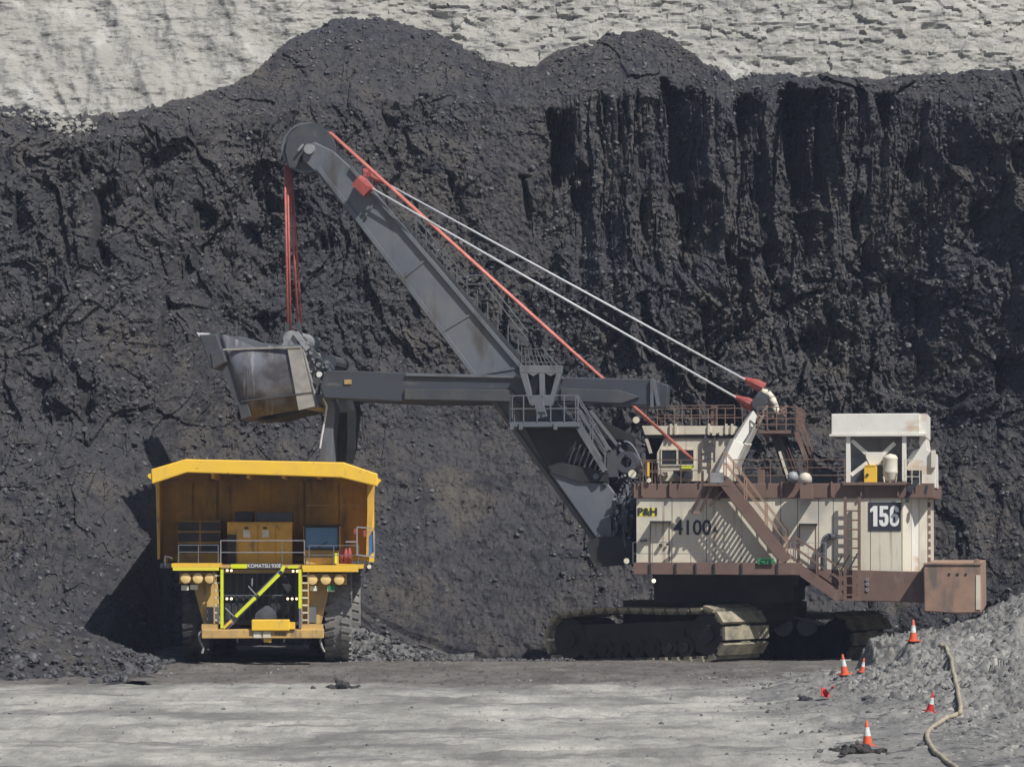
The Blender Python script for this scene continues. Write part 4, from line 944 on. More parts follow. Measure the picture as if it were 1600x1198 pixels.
# ---- dipper
Dn, Df = -2.3, 2.0
dp = MB()
def wall(mb, pts, v0, v1): PR(pts, v0, v1, mb)
side = [(330, 524), (352, 523), (398, 541), (440, 540), (470, 543), (494, 636), (386, 655), (348, 588)]
def curved_side():
    """near wall of the dipper: rolled plate, curving in towards the front corner"""
    v = []; f = []; n = 14
    tops = [(338, 523), (352, 523), (398, 541), (440, 540), (472, 543)]; bots = [(383, 655), (390, 654), (425, 648), (460, 641), (495, 636)]
    for i in range(n+1):
        t = i/n; tx = np.interp(t*4, range(5), [p[0] for p in tops]); ty = np.interp(t*4, range(5), [p[1] for p in tops]); bx_ = np.interp(t*4, range(5), [p[0] for p in bots]); by_ = np.interp(t*4, range(5), [p[1] for p in bots])
        for k in (0, 0.5, 1):
            x, z = P2(tx+(bx_-tx)*k, ty+(by_-ty)*k, Dn); off = 0.75*max(0, 0.42-t)**1.6*2.2-0.10*math.sin(math.pi*min(1, t*1.3))
            v.append((x, Dn+off, z))
    for i in range(n):
        for k in range(2): a = i*3+k; f.append((a, a+1, a+4, a+3))
    m_ = MB(); m_.add(v, f); return m_
dip = curved_side().build('dipper', 'dipper', shovel, smooth=True)
sol = dip.modifiers.new('plate', 'SOLIDIFY'); sol.thickness = 0.12; sol.offset = 0
MB().prism([P2(x, y, Dn) for x, y in side], Df-0.14, Df).build('dipper_side', 'dipper', dip)
MB().prism([P2(x, y, Dn) for x, y in [(323, 522), (346, 523), (402, 652), (378, 656)]], Dn+0.142, Df-0.142).build('dipper_front', 'darkgrey', dip)
MB().prism([P2(x, y, Dn) for x, y in [(452, 542), (472, 545), (496, 636), (478, 640)]], Dn+0.142, Df-0.142).build('dipper_back', 'worn', dip)
MB().prism([P2(x, y, Dn) for x, y in [(450, 542), (471, 542), (493, 635), (468, 641)]], Dn-0.16, Dn-0.09).build('back_band', 'worn', dip)
MB().prism([P2(x, y, Dn) for x, y in [(348, 524), (360, 545), (474, 541), (472, 537), (430, 538), (400, 533), (376, 525)]], Dn+0.3, Dn+0.7).build('dipper_rim', 'grey', dip)
MB().prism([P2(x, y, Dn) for x, y in [(350, 545), (472, 541), (472, 543.5), (351, 548)]], Dn-0.2, Dn-0.12).build('rim_strip', 'worn', dip)
MB().prism([P2(x, y, Dn) for x, y in [(378, 626), (490, 612), (490, 614), (379, 628)]], Dn-0.19, Dn-0.10).build('weld_seam', 'darkgrey', dip)
# thick rolled lip at the front corner
lipm = MB(); A = S(314, 522, 0); 
MB().prism([P2(x, y, Dn) for x, y in [(312, 523), (340, 522), (354, 566), (330, 576)]], Dn-0.16, Df+0.1).build('dipper_lip', 'darkgrey', dip, bevel=0.06)
MB().prism([P2(x, y, Dn) for x, y in [(330, 552), (350, 545), (356, 566), (334, 578)]], Dn-0.22, Df+0.14).build('lip_shroud', 'darkgrey', dip, bevel=0.06)
MB().prism([P2(x, y, Dn) for x, y in [(372, 630), (386, 625), (394, 650), (378, 656)]], Dn-0.12, Df+0.12).build('heel_band', 'darkgrey', dip, bevel=0.03)
for i in range(6):
    v = Dn+0.05+i*(Df-Dn-0.1)/5
    a0, a1, a2 = P2(308, 519.5, Dn), P2(330, 521, Dn), P2(316, 531, Dn)
    MB().prism([a0, a1, a2], v-0.17, v+0.17).build('dipper_tooth', 'tooth' if i == 0 else 'worn', dip)
on = S(384, 592, Dn-0.10); lettering('17', 0.32, 'worn', shovel, on, 0, 0.8, 0.004, name='lettering')
# dipper bail, equaliser and link arms
bm_ = MB(); c_ = P2(458, 530, -1.6)
bm_.disc_v(c_, 0.36, -1.9, 1.7, 16); bm_.bar(S(444, 543, -1.9), S(456, 520, -1.9), 0.22); bm_.bar(S(462, 520, -1.9), S(482, 546, -1.9), 0.22)
bm_.build('bail', 'lightgrey', dip)
for v in (-1.7, 1.4):
    ba = MB()
    ba.bar(S(447, 528, v), S(449, 505, v), 0.16); ba.bar(S(470, 528, v), S(466, 503, v), 0.16)
    ba.bar(S(470, 530, v), S(508, 578, v), 0.4, 0.35); ba.bar(S(478, 545, v), S(500, 600, v), 0.3, 0.3); ba.bar(S(500, 562, v), S(490, 630, v), 0.3, 0.4); ba.bar(S(498, 585, v), S(520, 572, v), 0.3, 0.3)
    ba.build('dipper_arm', 'darkgrey', shovel)
lk = MB(); r_ = random.Random(8)
for _ in range(26):
    x = r_.uniform(470, 516); y = 532+(x-470)*1.0+r_.uniform(-8, 34); lk.bar(S(x, y, -2.0), S(x+r_.uniform(-5, 7), y+r_.uniform(2, 9), -1.4), r_.uniform(0.05, 0.16))
lk.build('dipper_linkage', 'grey', shovel)
MB().disc_v(P2(517, 566, -1.2), 0.3, -1.4, 0.9, 12).build('pitch_brace_pin', 'darkgrey', shovel)
MB().disc_v(P2(499, 585, -2.2), 0.12, -2.25, -2.15, 10).build('pin_cap', 'tooth', shovel)
# dipper door hanging open
dd = MB(); PR([(492, 618), (506, 614), (519, 622), (524, 640), (520, 680), (519, 722), (498, 722), (500, 690), (507, 650), (506, 634), (494, 628)], -1.9, -1.0, dd)
ddo = dd.build('dipper_door', 'grey', shovel, bevel=0.04)
mm = MB(); mm.path([S(x, y, -1.95) for x, y in ((505, 622), (511, 634), (508, 655), (503, 680), (500, 700))], 0.045, 6); mm.build('door_edge', 'tooth', ddo)
PR([(506, 618), (540, 622), (543, 640), (536, 700), (530, 722), (516, 722), (524, 660)], -0.9, 1.7).build('door_plate', 'black', ddo)
MB().bar(S(528, 662, -1.0), S(520, 700, -1.0), 0.07).build('door_link', 'worn', ddo)
# hanging latch below the dipper
MB().prism([P2(x, y, Dn) for x, y in [(392, 655), (496, 632), (480, 636), (420, 655)]], -1.5, 1.2).build('dipper_latch_bar', 'black', shovel)
# ---- crawlers
def crawler(px, Yc, theta, L_, W, Hh, tilt, z0=0.0):
    """one track: frame mesh with shoes, idlers and rollers as its pieces; origin at the nearest lower corner"""
    X = (px-800)/F*Yc
    fr = MB(); r = Hh/2-0.12
    fr.box((-L_+r+0.5, 0.35, 0.35), (-r-0.5, W-0.35, Hh-0.62))
    fr.box((-L_+r+1.2, 0.28, 0.8), (-r-1.2, 0.36, 1.3))
    o = fr.build('crawler', 'black', shovel)
    # place: local axes of the shovel
    M_ = Matrix.Rotation(-SPSI, 4, 'Z') @ Matrix.Translation(Vector((X-SOX, Yc-SOY, z0))) @ Matrix.Rotation(theta, 4, 'Z') @ Matrix.Rotation(tilt, 4, 'Y')
    o.matrix_local = M_
    # belt path in (x, z)
    pts = []
    n1 = 60
    for i in range(n1): pts.append((-r-(L_-2*r)*i/n1, 0.06))
    for i in range(40): a = math.pi/2+math.pi*i/40; pts.append((-L_+r+r*math.cos(a)*1.0, r-r*math.sin(a)+0.06) )
    for i in range(n1):
        t = i/n1; pts.append((-L_+r+(L_-2*r)*t, 2*r+0.06+0.20*math.sin(math.pi*min(1, t*1.25))*(1-t)-0.05*t))
    for i in range(40): a = math.pi/2-math.pi*i/40; pts.append((-r+r*math.cos(a), r+r*math.sin(a)+0.06))
    P = np.array(pts); d = np.r_[0, np.cumsum(np.hypot(*np.diff(np.vstack([P, P[:1]]), axis=0).T))]; tot = d[-1]; n = int(tot/0.62)
    Pc = np.vstack([P, P[:1]]); me = None
    for i in range(n):
        s0 = (i+0.5)/n*tot; x = np.interp(s0, d, Pc[:, 0]); z = np.interp(s0, d, Pc[:, 1])
        x2 = np.interp((s0+0.05) % tot, d, Pc[:, 0]); z2 = np.interp((s0+0.05) % tot, d, Pc[:, 1]); ang = math.atan2(z2-z, x2-x)
        if me is None:
            mb = MB(); mb.box((-0.265, 0, -0.02), (0.265, W, 0.12))
            mb.box((-0.20, 0.02, -0.13), (0.10, W*0.30, -0.02)); mb.box((-0.20, W*0.36, -0.13), (0.10, W*0.64, -0.02)); mb.box((-0.20, W*0.70, -0.13), (0.10, W-0.02, -0.02))
            mb.box((-0.32, W*0.40, -0.07), (-0.27, W*0.60, 0.07))
            q = mb.build('track_shoe', 'shoe', o, bevel=0.015); me = q.data; mod = True
        else:
            q = child(me, 'track_shoe', o)
        q.location = (x, 0, z); q.rotation_euler = (0, -ang, 0)
    rr = None
    for cx, rad in ((-r, r-0.16), (-L_+r, r-0.16)):
        q = MB().disc_v((0, 0), rad, 0.30, W-0.30, 28).disc_v((0, 0), rad*0.45, 0.18, W-0.18, 18).build('idler', 'black', o); q.location = (cx, 0, r+0.06)
    for i in range(7):
        x = -r-1.1-(L_-2*r-2.2)*i/6
        if rr is None:
            q = MB().disc_v((0, 0), 0.42, 0.22, W-0.22, 20).disc_v((0, 0), 0.18, 0.12, W-0.12, 12).build('roller', 'black', o); rr = q.data
        else: q = child(rr, 'roller', o)
        q.location = (x, 0, 0.58)
    return o
TH = math.radians(-42)
crawler(1131, 119.5, TH, 9.35, 2.9, 2.25, math.radians(-2.9))
nx, ny = (1131-800)/F*119.5, 119.5
dxp, dyp = -math.sin(TH)*8.8, math.cos(TH)*8.8
Yc2 = ny+dyp; X2 = nx+dxp
crawler(800+X2/Yc2*F, Yc2, TH, 9.4, 2.9, 2.25, math.radians(-2), -0.45)
# car body between them
cbm = MB(); ca = Vector((math.cos(TH+SPSI*0), math.sin(TH))); 
def loc(Xw, Yw, z):
    dx, dy = Xw-SOX, Yw-SOY; c, s = math.cos(SPSI), math.sin(SPSI); return (dx*c+dy*s, -dx*s+dy*c, z)
mid = (nx+dxp*0.5-math.cos(TH)*4.6, ny+dyp*0.5-math.sin(TH)*4.6)
c0 = loc(mid[0]+dxp*0.42, mid[1]+dyp*0.42, 1.6); c1 = loc(mid[0]-dxp*0.30, mid[1]-dyp*0.30, 1.6)
cbm.bar(c0, c1, 4.2, 1.3); cbm.build('car_body', 'black', shovel)
for i in range(3):
    pm = MB()
    p0 = loc(mid[0]+2.2+i*1.0, mid[1]-2.6+i*0.3, 1.2); pm.tube(p0, (p0[0], p0[1]+0.9, p0[2]), 0.4, 12); pm.build('propel_motor', 'darkgrey', shovel)
MB().tube(S(1216, 958, -1.5), S(1290, 975, -1.5), 0.06, 6).build('propel_cable', 'grey', shovel)
# ================================================================== HAUL TRUCK
TOX, TOY, TPSI = (413-800)/F*116.5, 116.5, math.radians(2.5)
T = frame_map(TOX, TOY, TPSI)
truck = thing('haul_truck', 'yellow haul truck seen head-on, empty tray under the raised dipper', 'dump truck', (TOX, TOY, 0), TPSI)
def TP(pts, v0, v1, mb=None, v=None):
    vv = v0 if v is None else v
    return (mb or MB()).prism([(T(x, y, vv)[0], T(x, y, vv)[2]) for x, y in pts], v0, v1)
def TB(x0, y0, x1, y1, v0, v1, mb=None):
    xm, ym = (x0+x1)/2, (y0+y1)/2
    return (mb or MB()).box((T(x0, ym, v0)[0], v0, T(xm, y1, v0)[2]), (T(x1, ym, v0)[0], v1, T(xm, y0, v0)[2]))
# ---- tray: canopy lip, canopy, headboard, body behind
VC = -1.0
lip = TP([(236, 733), (290, 717), (537, 722), (590, 740), (590, 760), (533, 746), (292, 738), (237, 756)], VC, VC+0.35).build('canopy_lip', 'yellow', truck, bevel=0.04)
TP([(231, 741), (236, 739), (236, 749), (231, 745)], VC+0.05, VC+0.3).build('lip_end', 'yellow', truck)
TP([(590, 746), (596, 750), (590, 757)], VC+0.05, VC+0.3).build('lip_end', 'yellow', truck)
TP([(238, 735), (291, 720), (536, 725), (588, 742), (588, 748), (535, 731), (291, 726), (238, 742)], VC+0.36, 5.4).build('canopy', 'yellow', truck)
for x in (330, 385, 440, 495):
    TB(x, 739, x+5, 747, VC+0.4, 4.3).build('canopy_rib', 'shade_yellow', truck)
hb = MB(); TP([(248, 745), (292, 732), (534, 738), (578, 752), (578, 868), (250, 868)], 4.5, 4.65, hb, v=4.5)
hbo = hb.build('headboard', 'grimy_shaded', truck)
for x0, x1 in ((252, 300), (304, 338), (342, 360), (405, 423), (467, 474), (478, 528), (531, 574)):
    TB(x0, 752, x1, 866, 4.40, 4.498).build('headboard_panel', 'grimy_shaded', hbo)
TB(478, 788, 574, 790, 4.36, 4.398).build('headboard_seam', 'yellow_dirty', hbo)
# cheeks at either side
TP([(243, 752), (249, 750), (250, 872), (246, 874)], 2.9, 4.6).build('cheek_plate', 'shade_yellow', truck)
TP([(574, 752), (586, 756), (583, 800), (577, 866), (572, 868), (574, 800)], 2.9, 4.6).build('cheek_plate', 'shade_yellow', truck)
tray = MB(); tray.box((-4.25, 4.602, 3.9), (-4.05, 14.4, 7.2)); tray.box((4.05, 4.602, 3.9), (4.25, 14.4, 7.2)); tray.box((-4.04, 4.66, 3.95), (4.04, 14.4, 4.15))
tray.build('tray', 'yellow', truck)
# ---- chassis
fr = MB(); fr.box((-1.6, 1.2, 1.3), (-1.0, 12, 2.2)); fr.box((1.0, 1.2, 1.3), (1.6, 12, 2.2)); fr.box((-2.2, 2.6, 1.4), (2.2, 3.4, 2.0)); fr.box((-2.4, 9.0, 1.1), (2.4, 10.2, 2.3))
fr.build('chassis', 'black', truck)
for s_ in (-1, 1):  # unseen boxes added to stop sunlight passing under the tray
    a_, b_ = sorted((s_*1.7, s_*3.1)); MB().box((a_, 4.95, 0.75), (b_, 7.65, 3.5)).build('light_block_tank', 'black', truck, bevel=0.08)
MB().prism([(-3.3, 3.94), (3.3, 3.94), (2.6, 2.9), (-2.6, 2.9)], 4.75, 13.6).build('tray_floor', 'grimy_shaded', truck)
# ---- tyres
def tyre(u, v, r, wd, m, lugs=True, name='tyre'):
    mb = MB(); prof = [(r*0.52, -wd/2+0.12), (r*0.60, -wd/2+0.02), (r*0.82, -wd/2-0.02), (r*0.96, -wd/2+0.06), (r*0.985, -wd/2+0.16), (r*0.985, wd/2-0.16), (r*0.96, wd/2-0.06), (r*0.82, wd/2+0.02), (r*0.60, wd/2-0.02), (r*0.52, wd/2-0.12)]
    mb.lathe(prof, 'x', (0, 0, 0), 48)
    n = 34
    for i in range(n):
        a = 2*math.pi*i/n
        for s_ in (-1, 1):
            aa = a+(0.5 if s_ > 0 else 0)*2*math.pi/n
            p0 = Vector((s_*0.12*wd, r*0.99*math.cos(aa), r*0.99*math.sin(aa))); p1 = Vector((s_*0.5*wd, r*0.975*math.cos(aa+0.05), r*0.975*math.sin(aa+0.05)))
            mb.bar(p0, p1, r*0.105, 0.09, up=(0, math.cos(aa), math.sin(aa)))
    o = mb.build(name, m, truck, smooth=False); o.location = (u, v, r-0.02)
    rm = MB().lathe([(0.05, -wd/2+0.35), (r*0.25, -wd/2+0.3), (r*0.30, -wd/2+0.12), (r*0.53, -wd/2+0.1)], 'x', (0, 0, 0), 24).lathe([(0.05, wd/2-0.35), (r*0.25, wd/2-0.3), (r*0.30, wd/2-0.12), (r*0.53, wd/2-0.1)], 'x', (0, 0, 0), 24)
    rm.build('rim', 'yellow_dirty', o); return o
uR = T(528, 980, 1.2)[0]; uRo = T(556.5, 980, 7.6)[0]
tyre(uR, 3.0, 1.86, 1.02, 'rubber_dusty_lit'); tyre(-uR+0.1, 3.0, 1.86, 1.02, 'rubber')
for u in (uRo-0.35, uRo-1.45): tyre(u, 9.6, 1.86, 1.0, 'rubber_dusty_lit')
for u in (-uRo+0.35, -uRo+1.45): tyre(u, 9.6, 1.86, 1.0, 'rubber')
# pale strip added for the sunlit side of the rear tyre
TB(545, 905, 549, 1020, 6.6, 6.7).build('lit_tyre_strip', 'worn', truck)
# ---- bumper
bmp = TB(315, 983, 506, 997, -0.2, 0.6).build('bumper', 'yellow_dirty', truck, bevel=0.03)
TB(315, 975, 340, 983.0, 0.0, 0.5).build('bumper_step', 'yellow_dirty', truck)
TB(470, 975, 505, 983.0, 0.0, 0.5).build('bumper_step', 'yellow_dirty', truck)
TB(393, 968, 452, 985, -0.35, 0.3).build('bumper_box', 'yellow', truck, bevel=0.03)
TB(452, 972, 461, 982.5, -0.3, 0.25).build('bumper_box', 'yellow', truck)
for x in (396, 411): TB(x, 986, x+12, 996, -0.24, -0.202).build('bumper_plate', 'cream', truck)
TB(412, 995, 424, 1003, -0.1, 0.3).build('tow_hitch', 'yellow', truck)
on = T(438, 990, -0.22); lettering('930E', 0.2, 'ink', truck, on, 0, 1.1, 0.004)
for x in (370, 443): TB(x, 997, x+2, 1003, 0, 0.1).build('drain_stub', 'worn', truck)
# ---- fender struts, tapering in
for sgn, pts in ((-1, [(300, 908), (340, 908), (344, 975), (318, 975)]), (1, [(474, 912), (516, 912), (502, 975), (472, 975)])):
    TP(pts, 0.9, 1.7).build('fender_strut', 'yellow_dirty', truck, bevel=0.04)
for x0, x1 in ((323, 342), (480, 494)):
    TB(x0, 948, x1, 972, 0.55, 0.88).build('filter_canister', 'grey', truck)
# ---- radiator and front core
TB(346, 892, 466, 976, 1.1, 3.0).build('radiator', 'darkgrey', truck)
for i in range(11):
    x = 352+i*10.2; TB(x, 896, x+6.6, 968, 1.04, 1.098).build('radiator_core', 'black', truck)
TB(346, 889, 466, 895, 0.7, 1.1).build('radiator_header', 'yellow_dirty', truck)
TB(346, 929, 460, 930.5, 0.85, 0.95).build('cross_rail', 'grey', truck)
for y0 in (934, ):
    pass
TP([(428, 893), (444, 893), (462, 930), (448, 962), (440, 962), (452, 930)], 0.7, 0.9).build('hose_bundle', 'black', truck)
ax = T(412, 965, 0.5); MB().lathe([(0, -0.2), (0.35, -0.15), (0.5, 0.1)], 'y', (ax[0], 0.7, ax[2]), 16).build('front_axle_housing', 'darkgrey', truck)
# ---- deck
dl = TB(268, 880, 344, 886, -0.05, 5.2).build('deck', 'yellow', truck)
TB(270, 886.1, 342, 891, -0.05, 0.1).build('deck_edge', 'print_yellow', dl)
TB(250, 880, 267.8, 887, 0.35, 5.2).build('deck_wing', 'black', truck)
dr = TB(472, 883, 568, 888, -0.05, 5.2).build('deck', 'yellow', truck)
TB(473, 888.1, 560, 893, -0.05, 0.1).build('deck_edge', 'yellow', dr)
TB(344.2, 882, 471.8, 887, 0.5, 4.6).build('deck_walkway', 'yellow_dirty', truck)
TP([(560, 884), (580, 884), (578, 892), (566, 895)], 0.1, 0.8).build('deck_corner', 'darkgrey', truck)
MB().disc_v((T(577, 885, 0)[0], T(577, 885, 0)[2]), 0.08, -0.1, 0.1, 14).build('marker_lamp', 'lamp', truck)
TB(361, 881, 386, 887.5, 0.30, 0.42).build('handrail_segment', 'lime_green', truck)
TB(450, 884, 466, 887.5, 0.30, 0.42).build('handrail_segment', 'lime_green', truck)
TB(386.5, 880, 440, 888, 0.34, 0.42).build('name_board', 'darkgrey', truck)
c = T(413, 884, 0.32); lettering('KOMATSU 930E', 0.205, 'print_white', truck, c, 0, 0.92, 0.006, 0.0)
# ---- access ladder: posts, diagonal stairway, bright handrails
TB(344.5, 889, 349, 981, -0.12, 0.0).build('stair_post', 'lime_green', truck)
TB(466.5, 889, 471, 950, -0.12, 0.0).build('stair_post', 'lime_green', truck)
TB(467, 950.3, 471, 981, -0.12, 0.0).build('stair_post', 'grey', truck)
for x0, x1, nn, y0 in ((330, 343, 7, 893), (472.5, 480, 7, 893)):
    pass
def tstairs(p0, p1, va, vb, n):
    mb = MB()
    for v in (va, vb): mb.bar(T(*p0, v), T(*p1, v), 0.06, 0.2)
    o = mb.build('staircase', 'grey', truck); tm = None
    A = Vector(T(*p0, (va+vb)/2)); B = Vector(T(*p1, (va+vb)/2))
    for i in range(n):
        cc = A.lerp(B, (i+0.5)/n)
        if tm is None:
            x = MB().box((-0.13, -(vb-va)/2+0.04, -0.02), (0.13, (vb-va)/2-0.04, 0.02)).build('tread', 'grey', o); x.location = cc; tm = x.data
        else: child(tm, 'tread', o, cc)
tstairs((443, 889), (353, 980), 0.02, 0.62, 13)
for a, b in (((444, 884), (440, 892)), ((436, 897), (404, 929)), ((399, 933), (368, 963)), ((362, 969), (349, 981))):
    MB().bar(T(*a, -0.10), T(*b, -0.10), 0.06, 0.13 if b[1] < 970 else 0.10).build('handrail_segment', 'lime_green' if b[1] < 970 else 'yellow', truck)
for a_, b_ in (((388, 915), (402, 931)), ((352, 949), (367, 964)), ((394, 903), (394, 915))): MB().bar(T(*a_, -0.05), T(*b_, -0.05), 0.04).build('handrail_brace', 'lightgrey', truck)
for xx in (340.5, 477):
    a = T(xx, 974, 0.1); b = T(xx, 893, 0.1); mb = MB(); mb.bar((a[0]-0.14, 0.1, a[2]), (b[0]-0.14, 0.1, b[2]), 0.05); mb.bar((a[0]+0.12, 0.1, a[2]), (b[0]+0.12, 0.1, b[2]), 0.05)
    lo = mb.build('ladder', 'yellow_dirty', truck)
    for i in range(7):
        z = a[2]+(b[2]-a[2])*(i+0.5)/7; MB().box((a[0]-0.12, 0.06, z-0.03), (a[0]+0.10, 0.14, z+0.03)).build('rung', 'cream', lo)
# ---- lights
def lamp(x, y, r, v, m='lamp', hood=False):
    c_ = T(x, y, v); h = MB().lathe([(r*1.12, -0.02), (r*1.15, 0.02), (r*0.8, 0.16), (0, 0.18)], 'y', c_, 18).build('headlight', 'yellow_dirty', truck)
    MB().lathe([(0, -0.035), (r*0.7, -0.028), (r, -0.005)], 'y', c_, 18).build('lens', m, h, smooth=True)
for x in (290, 309, 328): lamp(x, 903, 0.20, 0.12, 'lens_yellow')
for x in (488, 509, 530): lamp(x, 905, 0.20, 0.12, 'lens_yellow')
TB(280, 894, 338, 911, 0.42, 0.6).build('lamp_bracket', 'yellow_dirty', truck)
TB(479, 896, 542, 913, 0.42, 0.6).build('lamp_bracket', 'yellow_dirty', truck)
for x, y in ((289, 918), (303, 917), (490, 919), (517, 920)):
    TB(x-6, y-4, x+6, y+4, 0.3, 0.6).build('signal_box', 'lamp', truck, bevel=0.02)
TB(513, 914, 523, 922, 0.27, 0.299).build('signal_lens', 'green', truck)
for x, y in ((355, 891), (361.5, 891), (354.5, 935), (361.5, 935), (458, 892), (464.5, 892), (449.5, 935), (456.5, 935), (463.5, 935)): lamp(x, y, 0.05, 0.55, 'lamp_on')
# ---- cabinets, grid box, cab on the deck
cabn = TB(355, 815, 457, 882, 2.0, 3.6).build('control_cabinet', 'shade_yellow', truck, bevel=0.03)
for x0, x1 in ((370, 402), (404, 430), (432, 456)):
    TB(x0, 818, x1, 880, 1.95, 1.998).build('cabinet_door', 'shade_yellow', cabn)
for x in (380, 409):
    TB(x, 828, x+11, 839, 1.92, 1.949).build('warning_label', 'band', cabn); TB(x+2, 823, x+8, 826, 1.92, 1.949).build('cabinet_vent', 'black', cabn)
TB(355, 835, 368, 882, 1.8, 1.99).build('cabinet_recess', 'black', cabn)
TB(367, 799, 395, 814.5, 2.4, 3.4).build('air_intake', 'black', truck, bevel=0.02)
TB(400, 800, 457, 814.5, 2.4, 3.4).build('air_intake', 'darkgrey', truck, bevel=0.02)
grd = TB(277, 813, 345, 881, 2.6, 4.2).build('retarder_grid_box', 'grimy_shaded', truck)
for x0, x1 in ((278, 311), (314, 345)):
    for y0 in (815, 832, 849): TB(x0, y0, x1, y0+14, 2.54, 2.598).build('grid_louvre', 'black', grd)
cbt = TB(474, 821, 531, 884, 1.6, 3.8).build('cab', 'yellow_dirty', truck, bevel=0.04)
TB(474, 819, 532, 821.5, 1.3, 3.9).build('cab_roof', 'black', cbt)
wf = MB()
for q in ((475, 822, 530, 824), (475, 856, 530, 859), (475, 824, 477.5, 856), (527.5, 824, 530, 856)): TB(*q, 1.5, 1.599, wf)
wfo = wf.build('windscreen_frame', 'black', cbt); TB(477.5, 824, 527.5, 856, 1.54, 1.59).build('windscreen', 'glass', wfo)
MB().bar(T(497, 855, 1.5), T(512, 846, 1.5), 0.03).build('wiper', 'black', cbt)
TB(478, 871, 525, 881, 1.1, 1.59).build('deck_locker', 'yellow_dirty', truck)
for x in (533, 540, 546):
    cc = T(x, 880, 1.0); MB().lathe([(0, 0.62), (0.05, 0.6), (0.055, 0.52), (0.09, 0.46), (0.09, 0.0), (0, 0)], 'z', (cc[0], cc[1], cc[2]), 12).build('fire_extinguisher', 'red', truck, smooth=True)
TB(523, 864, 527, 880, 0.7, 0.8).build('yellow_lever', 'lime_green', truck)
# ---- railings and mirrors
def trail(x0, x1, v, y0, h, m='lightgrey', step=1.0, rails=(1.0, 0.5)):
    a = T(x0, y0, v); b = T(x1, y0, v); railing([(a[0], v, a[2]), (b[0], v, a[2])], truck, m, h, rails, step, 0.02)
trail(279, 341, 0.15, 880, 0.72, 'grey', 0.8, (1.0, 0.62)); trail(345, 441, 0.4, 881, 0.92, 'lightgrey', 2.4); trail(441, 476, 0.4, 881, 0.92, 'lightgrey', 0.7)
trail(483, 560, 0.1, 882, 0.75, 'grey', 1.0)
mf = MB()
for a, b in (((558, 823), (582, 825)), ((558, 823), (558, 866)), ((585, 828), (585, 870)), ((556, 866), (585, 870)), ((540, 846), (558, 846)), ((573, 832), (585, 828))): mf.bar(T(*a, 0.1), T(*b, 0.1), 0.045)
mfo = mf.build('mirror_frame', 'lightgrey', truck)
TP([(576, 838), (583, 828), (584, 862), (576, 870)], 0.15, 0.3).build('mirror', 'glass', mfo)
TB(553, 826, 557, 834, 0.0, 0.1).build('red_marker', 'red', truck); TB(568, 828, 572, 838, 0.0, 0.1).build('red_marker', 'red', truck)
mf = MB(); mf.bar(T(258, 868, 0.3), T(270, 872, 0.3), 0.04); mf.bar(T(258, 868, 0.3), T(258, 884, .3), 0.04); mf.build('mirror_frame', 'grey', truck)
# dangling chains at the bumper ends
for pts in ([(320, 980), (311, 990), (312, 1000), (318, 1012), (316, 1020)], [(502, 975), (505, 990), (500, 1000), (503, 1010), (507, 1018)]):
    MB().path([T(x, y, 0.1) for x, y in pts], 0.05, 6).build('grease_hose', 'worn', truck)
# ================================================================== CONES, HOSE, CABLE
def make_cone(label, h, body='orange'):
    t = thing('traffic_cone', label, 'traffic cone', group='traffic cones marking the trailing cable')
    k = h/0.75; mb = MB(); mb.box((-0.21*k, -0.21*k, 0), (0.21*k, 0.21*k, 0.035*k)); mb.lathe([(0.165*k, 0.036*k), (0.155*k, 0.07*k)], 'z', (0, 0, 0), 20)
    mb.build('base', body, t)
    r = lambda z: (0.15-(0.15-0.03)*(z/0.75))*k
    MB().lathe([(r(.05), .05*k), (r(.30), .30*k)], 'z', (0, 0, 0), 24).build('cone_body', body, t, smooth=True)
    MB().lathe([(r(.30)*1.02, .30*k), (r(.55)*1.03, .55*k)], 'z', (0, 0, 0), 24).build('reflective_sleeve', 'band', t, smooth=True)
    MB().lathe([(r(.55), .55*k), (r(.74), .74*k), (0, .75*k)], 'z', (0, 0, 0), 24).build('cone_tip', body, t, smooth=True)
    return t
for px, py, lab, h, rot, body in (
    (1427, 1001, 'upright orange cone at the top of the grey bank, below the counterweight', 0.74, (0, 0, 0.3), 'orange'),
    (1320, 1054, 'slightly leaning cone at the left edge of the bank, beside the half-buried one', 0.66, (0.0, -0.14, 0.5), 'orange'),
    (1347, 1049, 'small half-buried cone tilted behind the edge of the bank', 0.46, (0.1, 0.12, 0.2), 'orange'),
    (1453, 1110, 'leaning red and white cone left of the bend in the sandy hose', 0.54, (0.12, 0.10, 0.4), 'red_plastic'),
    (1356, 1164, 'nearest upright cone, standing behind a few dark clods', 0.64, (0, -0.05, 0.1), 'orange')):
    c = make_cone(lab, h, body); q = hit(px, py); c.location = (q.x, q.y, q.z-0.03); c.rotation_euler = rot
c = make_cone('fallen bright red cone lying base-up on the road left of the others', 0.5, 'red_plastic'); q = hit(1287, 1092)
c.location = (q.x+0.02, q.y-0.2, q.z+0.20); c.rotation_euler = (math.radians(62), 0.3, 0.4)
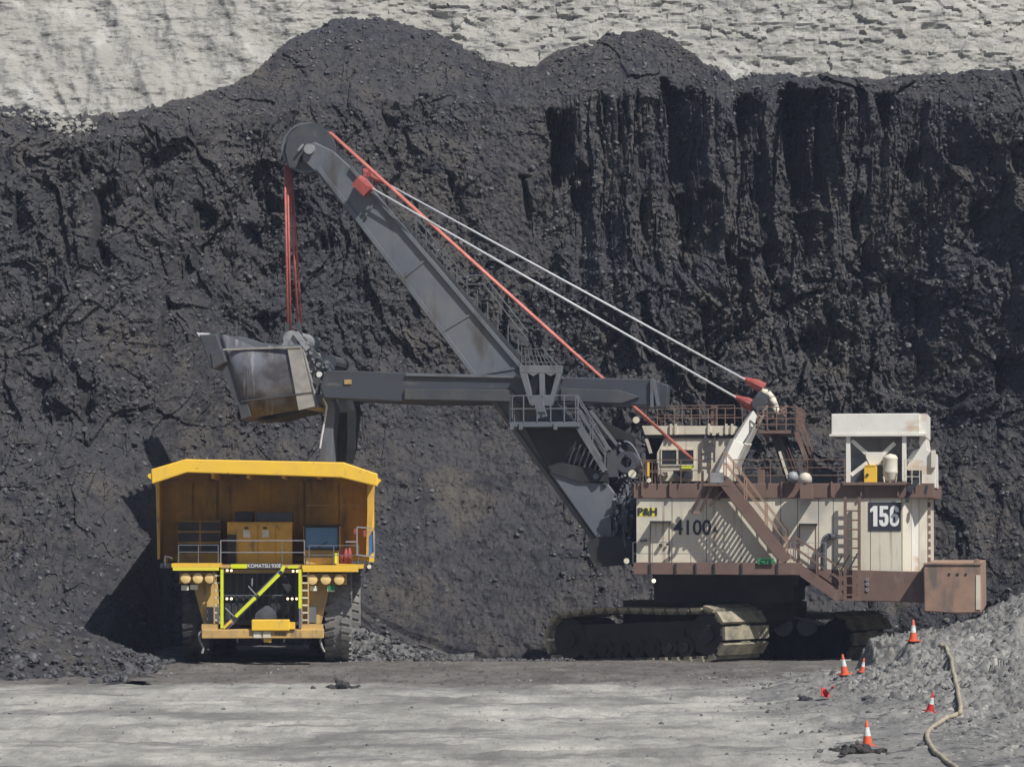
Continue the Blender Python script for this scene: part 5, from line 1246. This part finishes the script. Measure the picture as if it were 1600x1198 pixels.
def hosecurve(name, pts, r, m, label, cat):
    P = [hit(x, y) for x, y in pts]; Q = []
    for i in range(len(P)-1):
        for t in np.linspace(0, 1, 7)[:-1]:
            a, b = P[i], P[i+1]; p0 = P[max(0, i-1)]; p3 = P[min(len(P)-1, i+2)]
            x = 0.5*((2*a)+(b-p0)*t+(2*p0-5*a+4*b-p3)*t*t+(-p0+3*a-3*b+p3)*t**3)
            x.z = float(ground_h(x.x, x.y))+r*0.8; Q.append(x)
    Q.append(P[-1])
    for _ in range(2):
        for i in range(1, len(Q)-1): Q[i].z = max(Q[i].z, (Q[i-1].z+Q[i+1].z)/2)
    cu = bpy.data.curves.new(name, 'CURVE'); cu.dimensions = '3D'; cu.bevel_depth = r; cu.bevel_resolution = 3
    s = cu.splines.new('POLY'); s.points.add(len(Q)-1)
    for i, p in enumerate(Q): s.points[i].co = (*p, 1)
    cu.materials.append(M[m]); t = bpy.data.objects.new('tmp', cu); col.objects.link(t); me = bpy.data.meshes.new_from_object(t.evaluated_get(bpy.context.evaluated_depsgraph_get())); bpy.data.objects.remove(t)
    me.name = name; o = bpy.data.objects.new(name, me); col.objects.link(o); tag(o, label, cat); return o
hosecurve('hose', [(1470, 1008), (1480, 1018), (1487, 1036), (1492, 1060), (1497, 1085), (1501, 1108), (1494, 1117), (1472, 1130), (1452, 1143), (1449, 1155), (1458, 1172), (1474, 1188), (1490, 1200), (1500, 1215)], 0.062, 'hose', 'long sandy hose winding down the grey gravel bank', 'hose')
hosecurve('power_cable', [(1313, 996), (1318, 1000), (1324, 1010), (1330, 1022)], 0.05, 'worn', 'short grey cable end lying in the shade under the shovel', 'cable')
# ---- dusty air over the pit
hm = bpy.data.materials.new('haze'); hm.use_nodes = True; n = hm.node_tree.nodes; n.clear()
pv = n.new('ShaderNodeVolumePrincipled'); pv.inputs['Density'].default_value = HAZE; pv.inputs['Color'].default_value = (0.62, 0.72, 1.0, 1); pv.inputs['Anisotropy'].default_value = 0.0
ho = n.new('ShaderNodeOutputMaterial'); hm.node_tree.links.new(pv.outputs[0], ho.inputs['Volume'])
hb_ = MB().box((-450, -320, -3), (450, 440, 70)).build('haze', hm); hb_['kind'] = 'stuff'
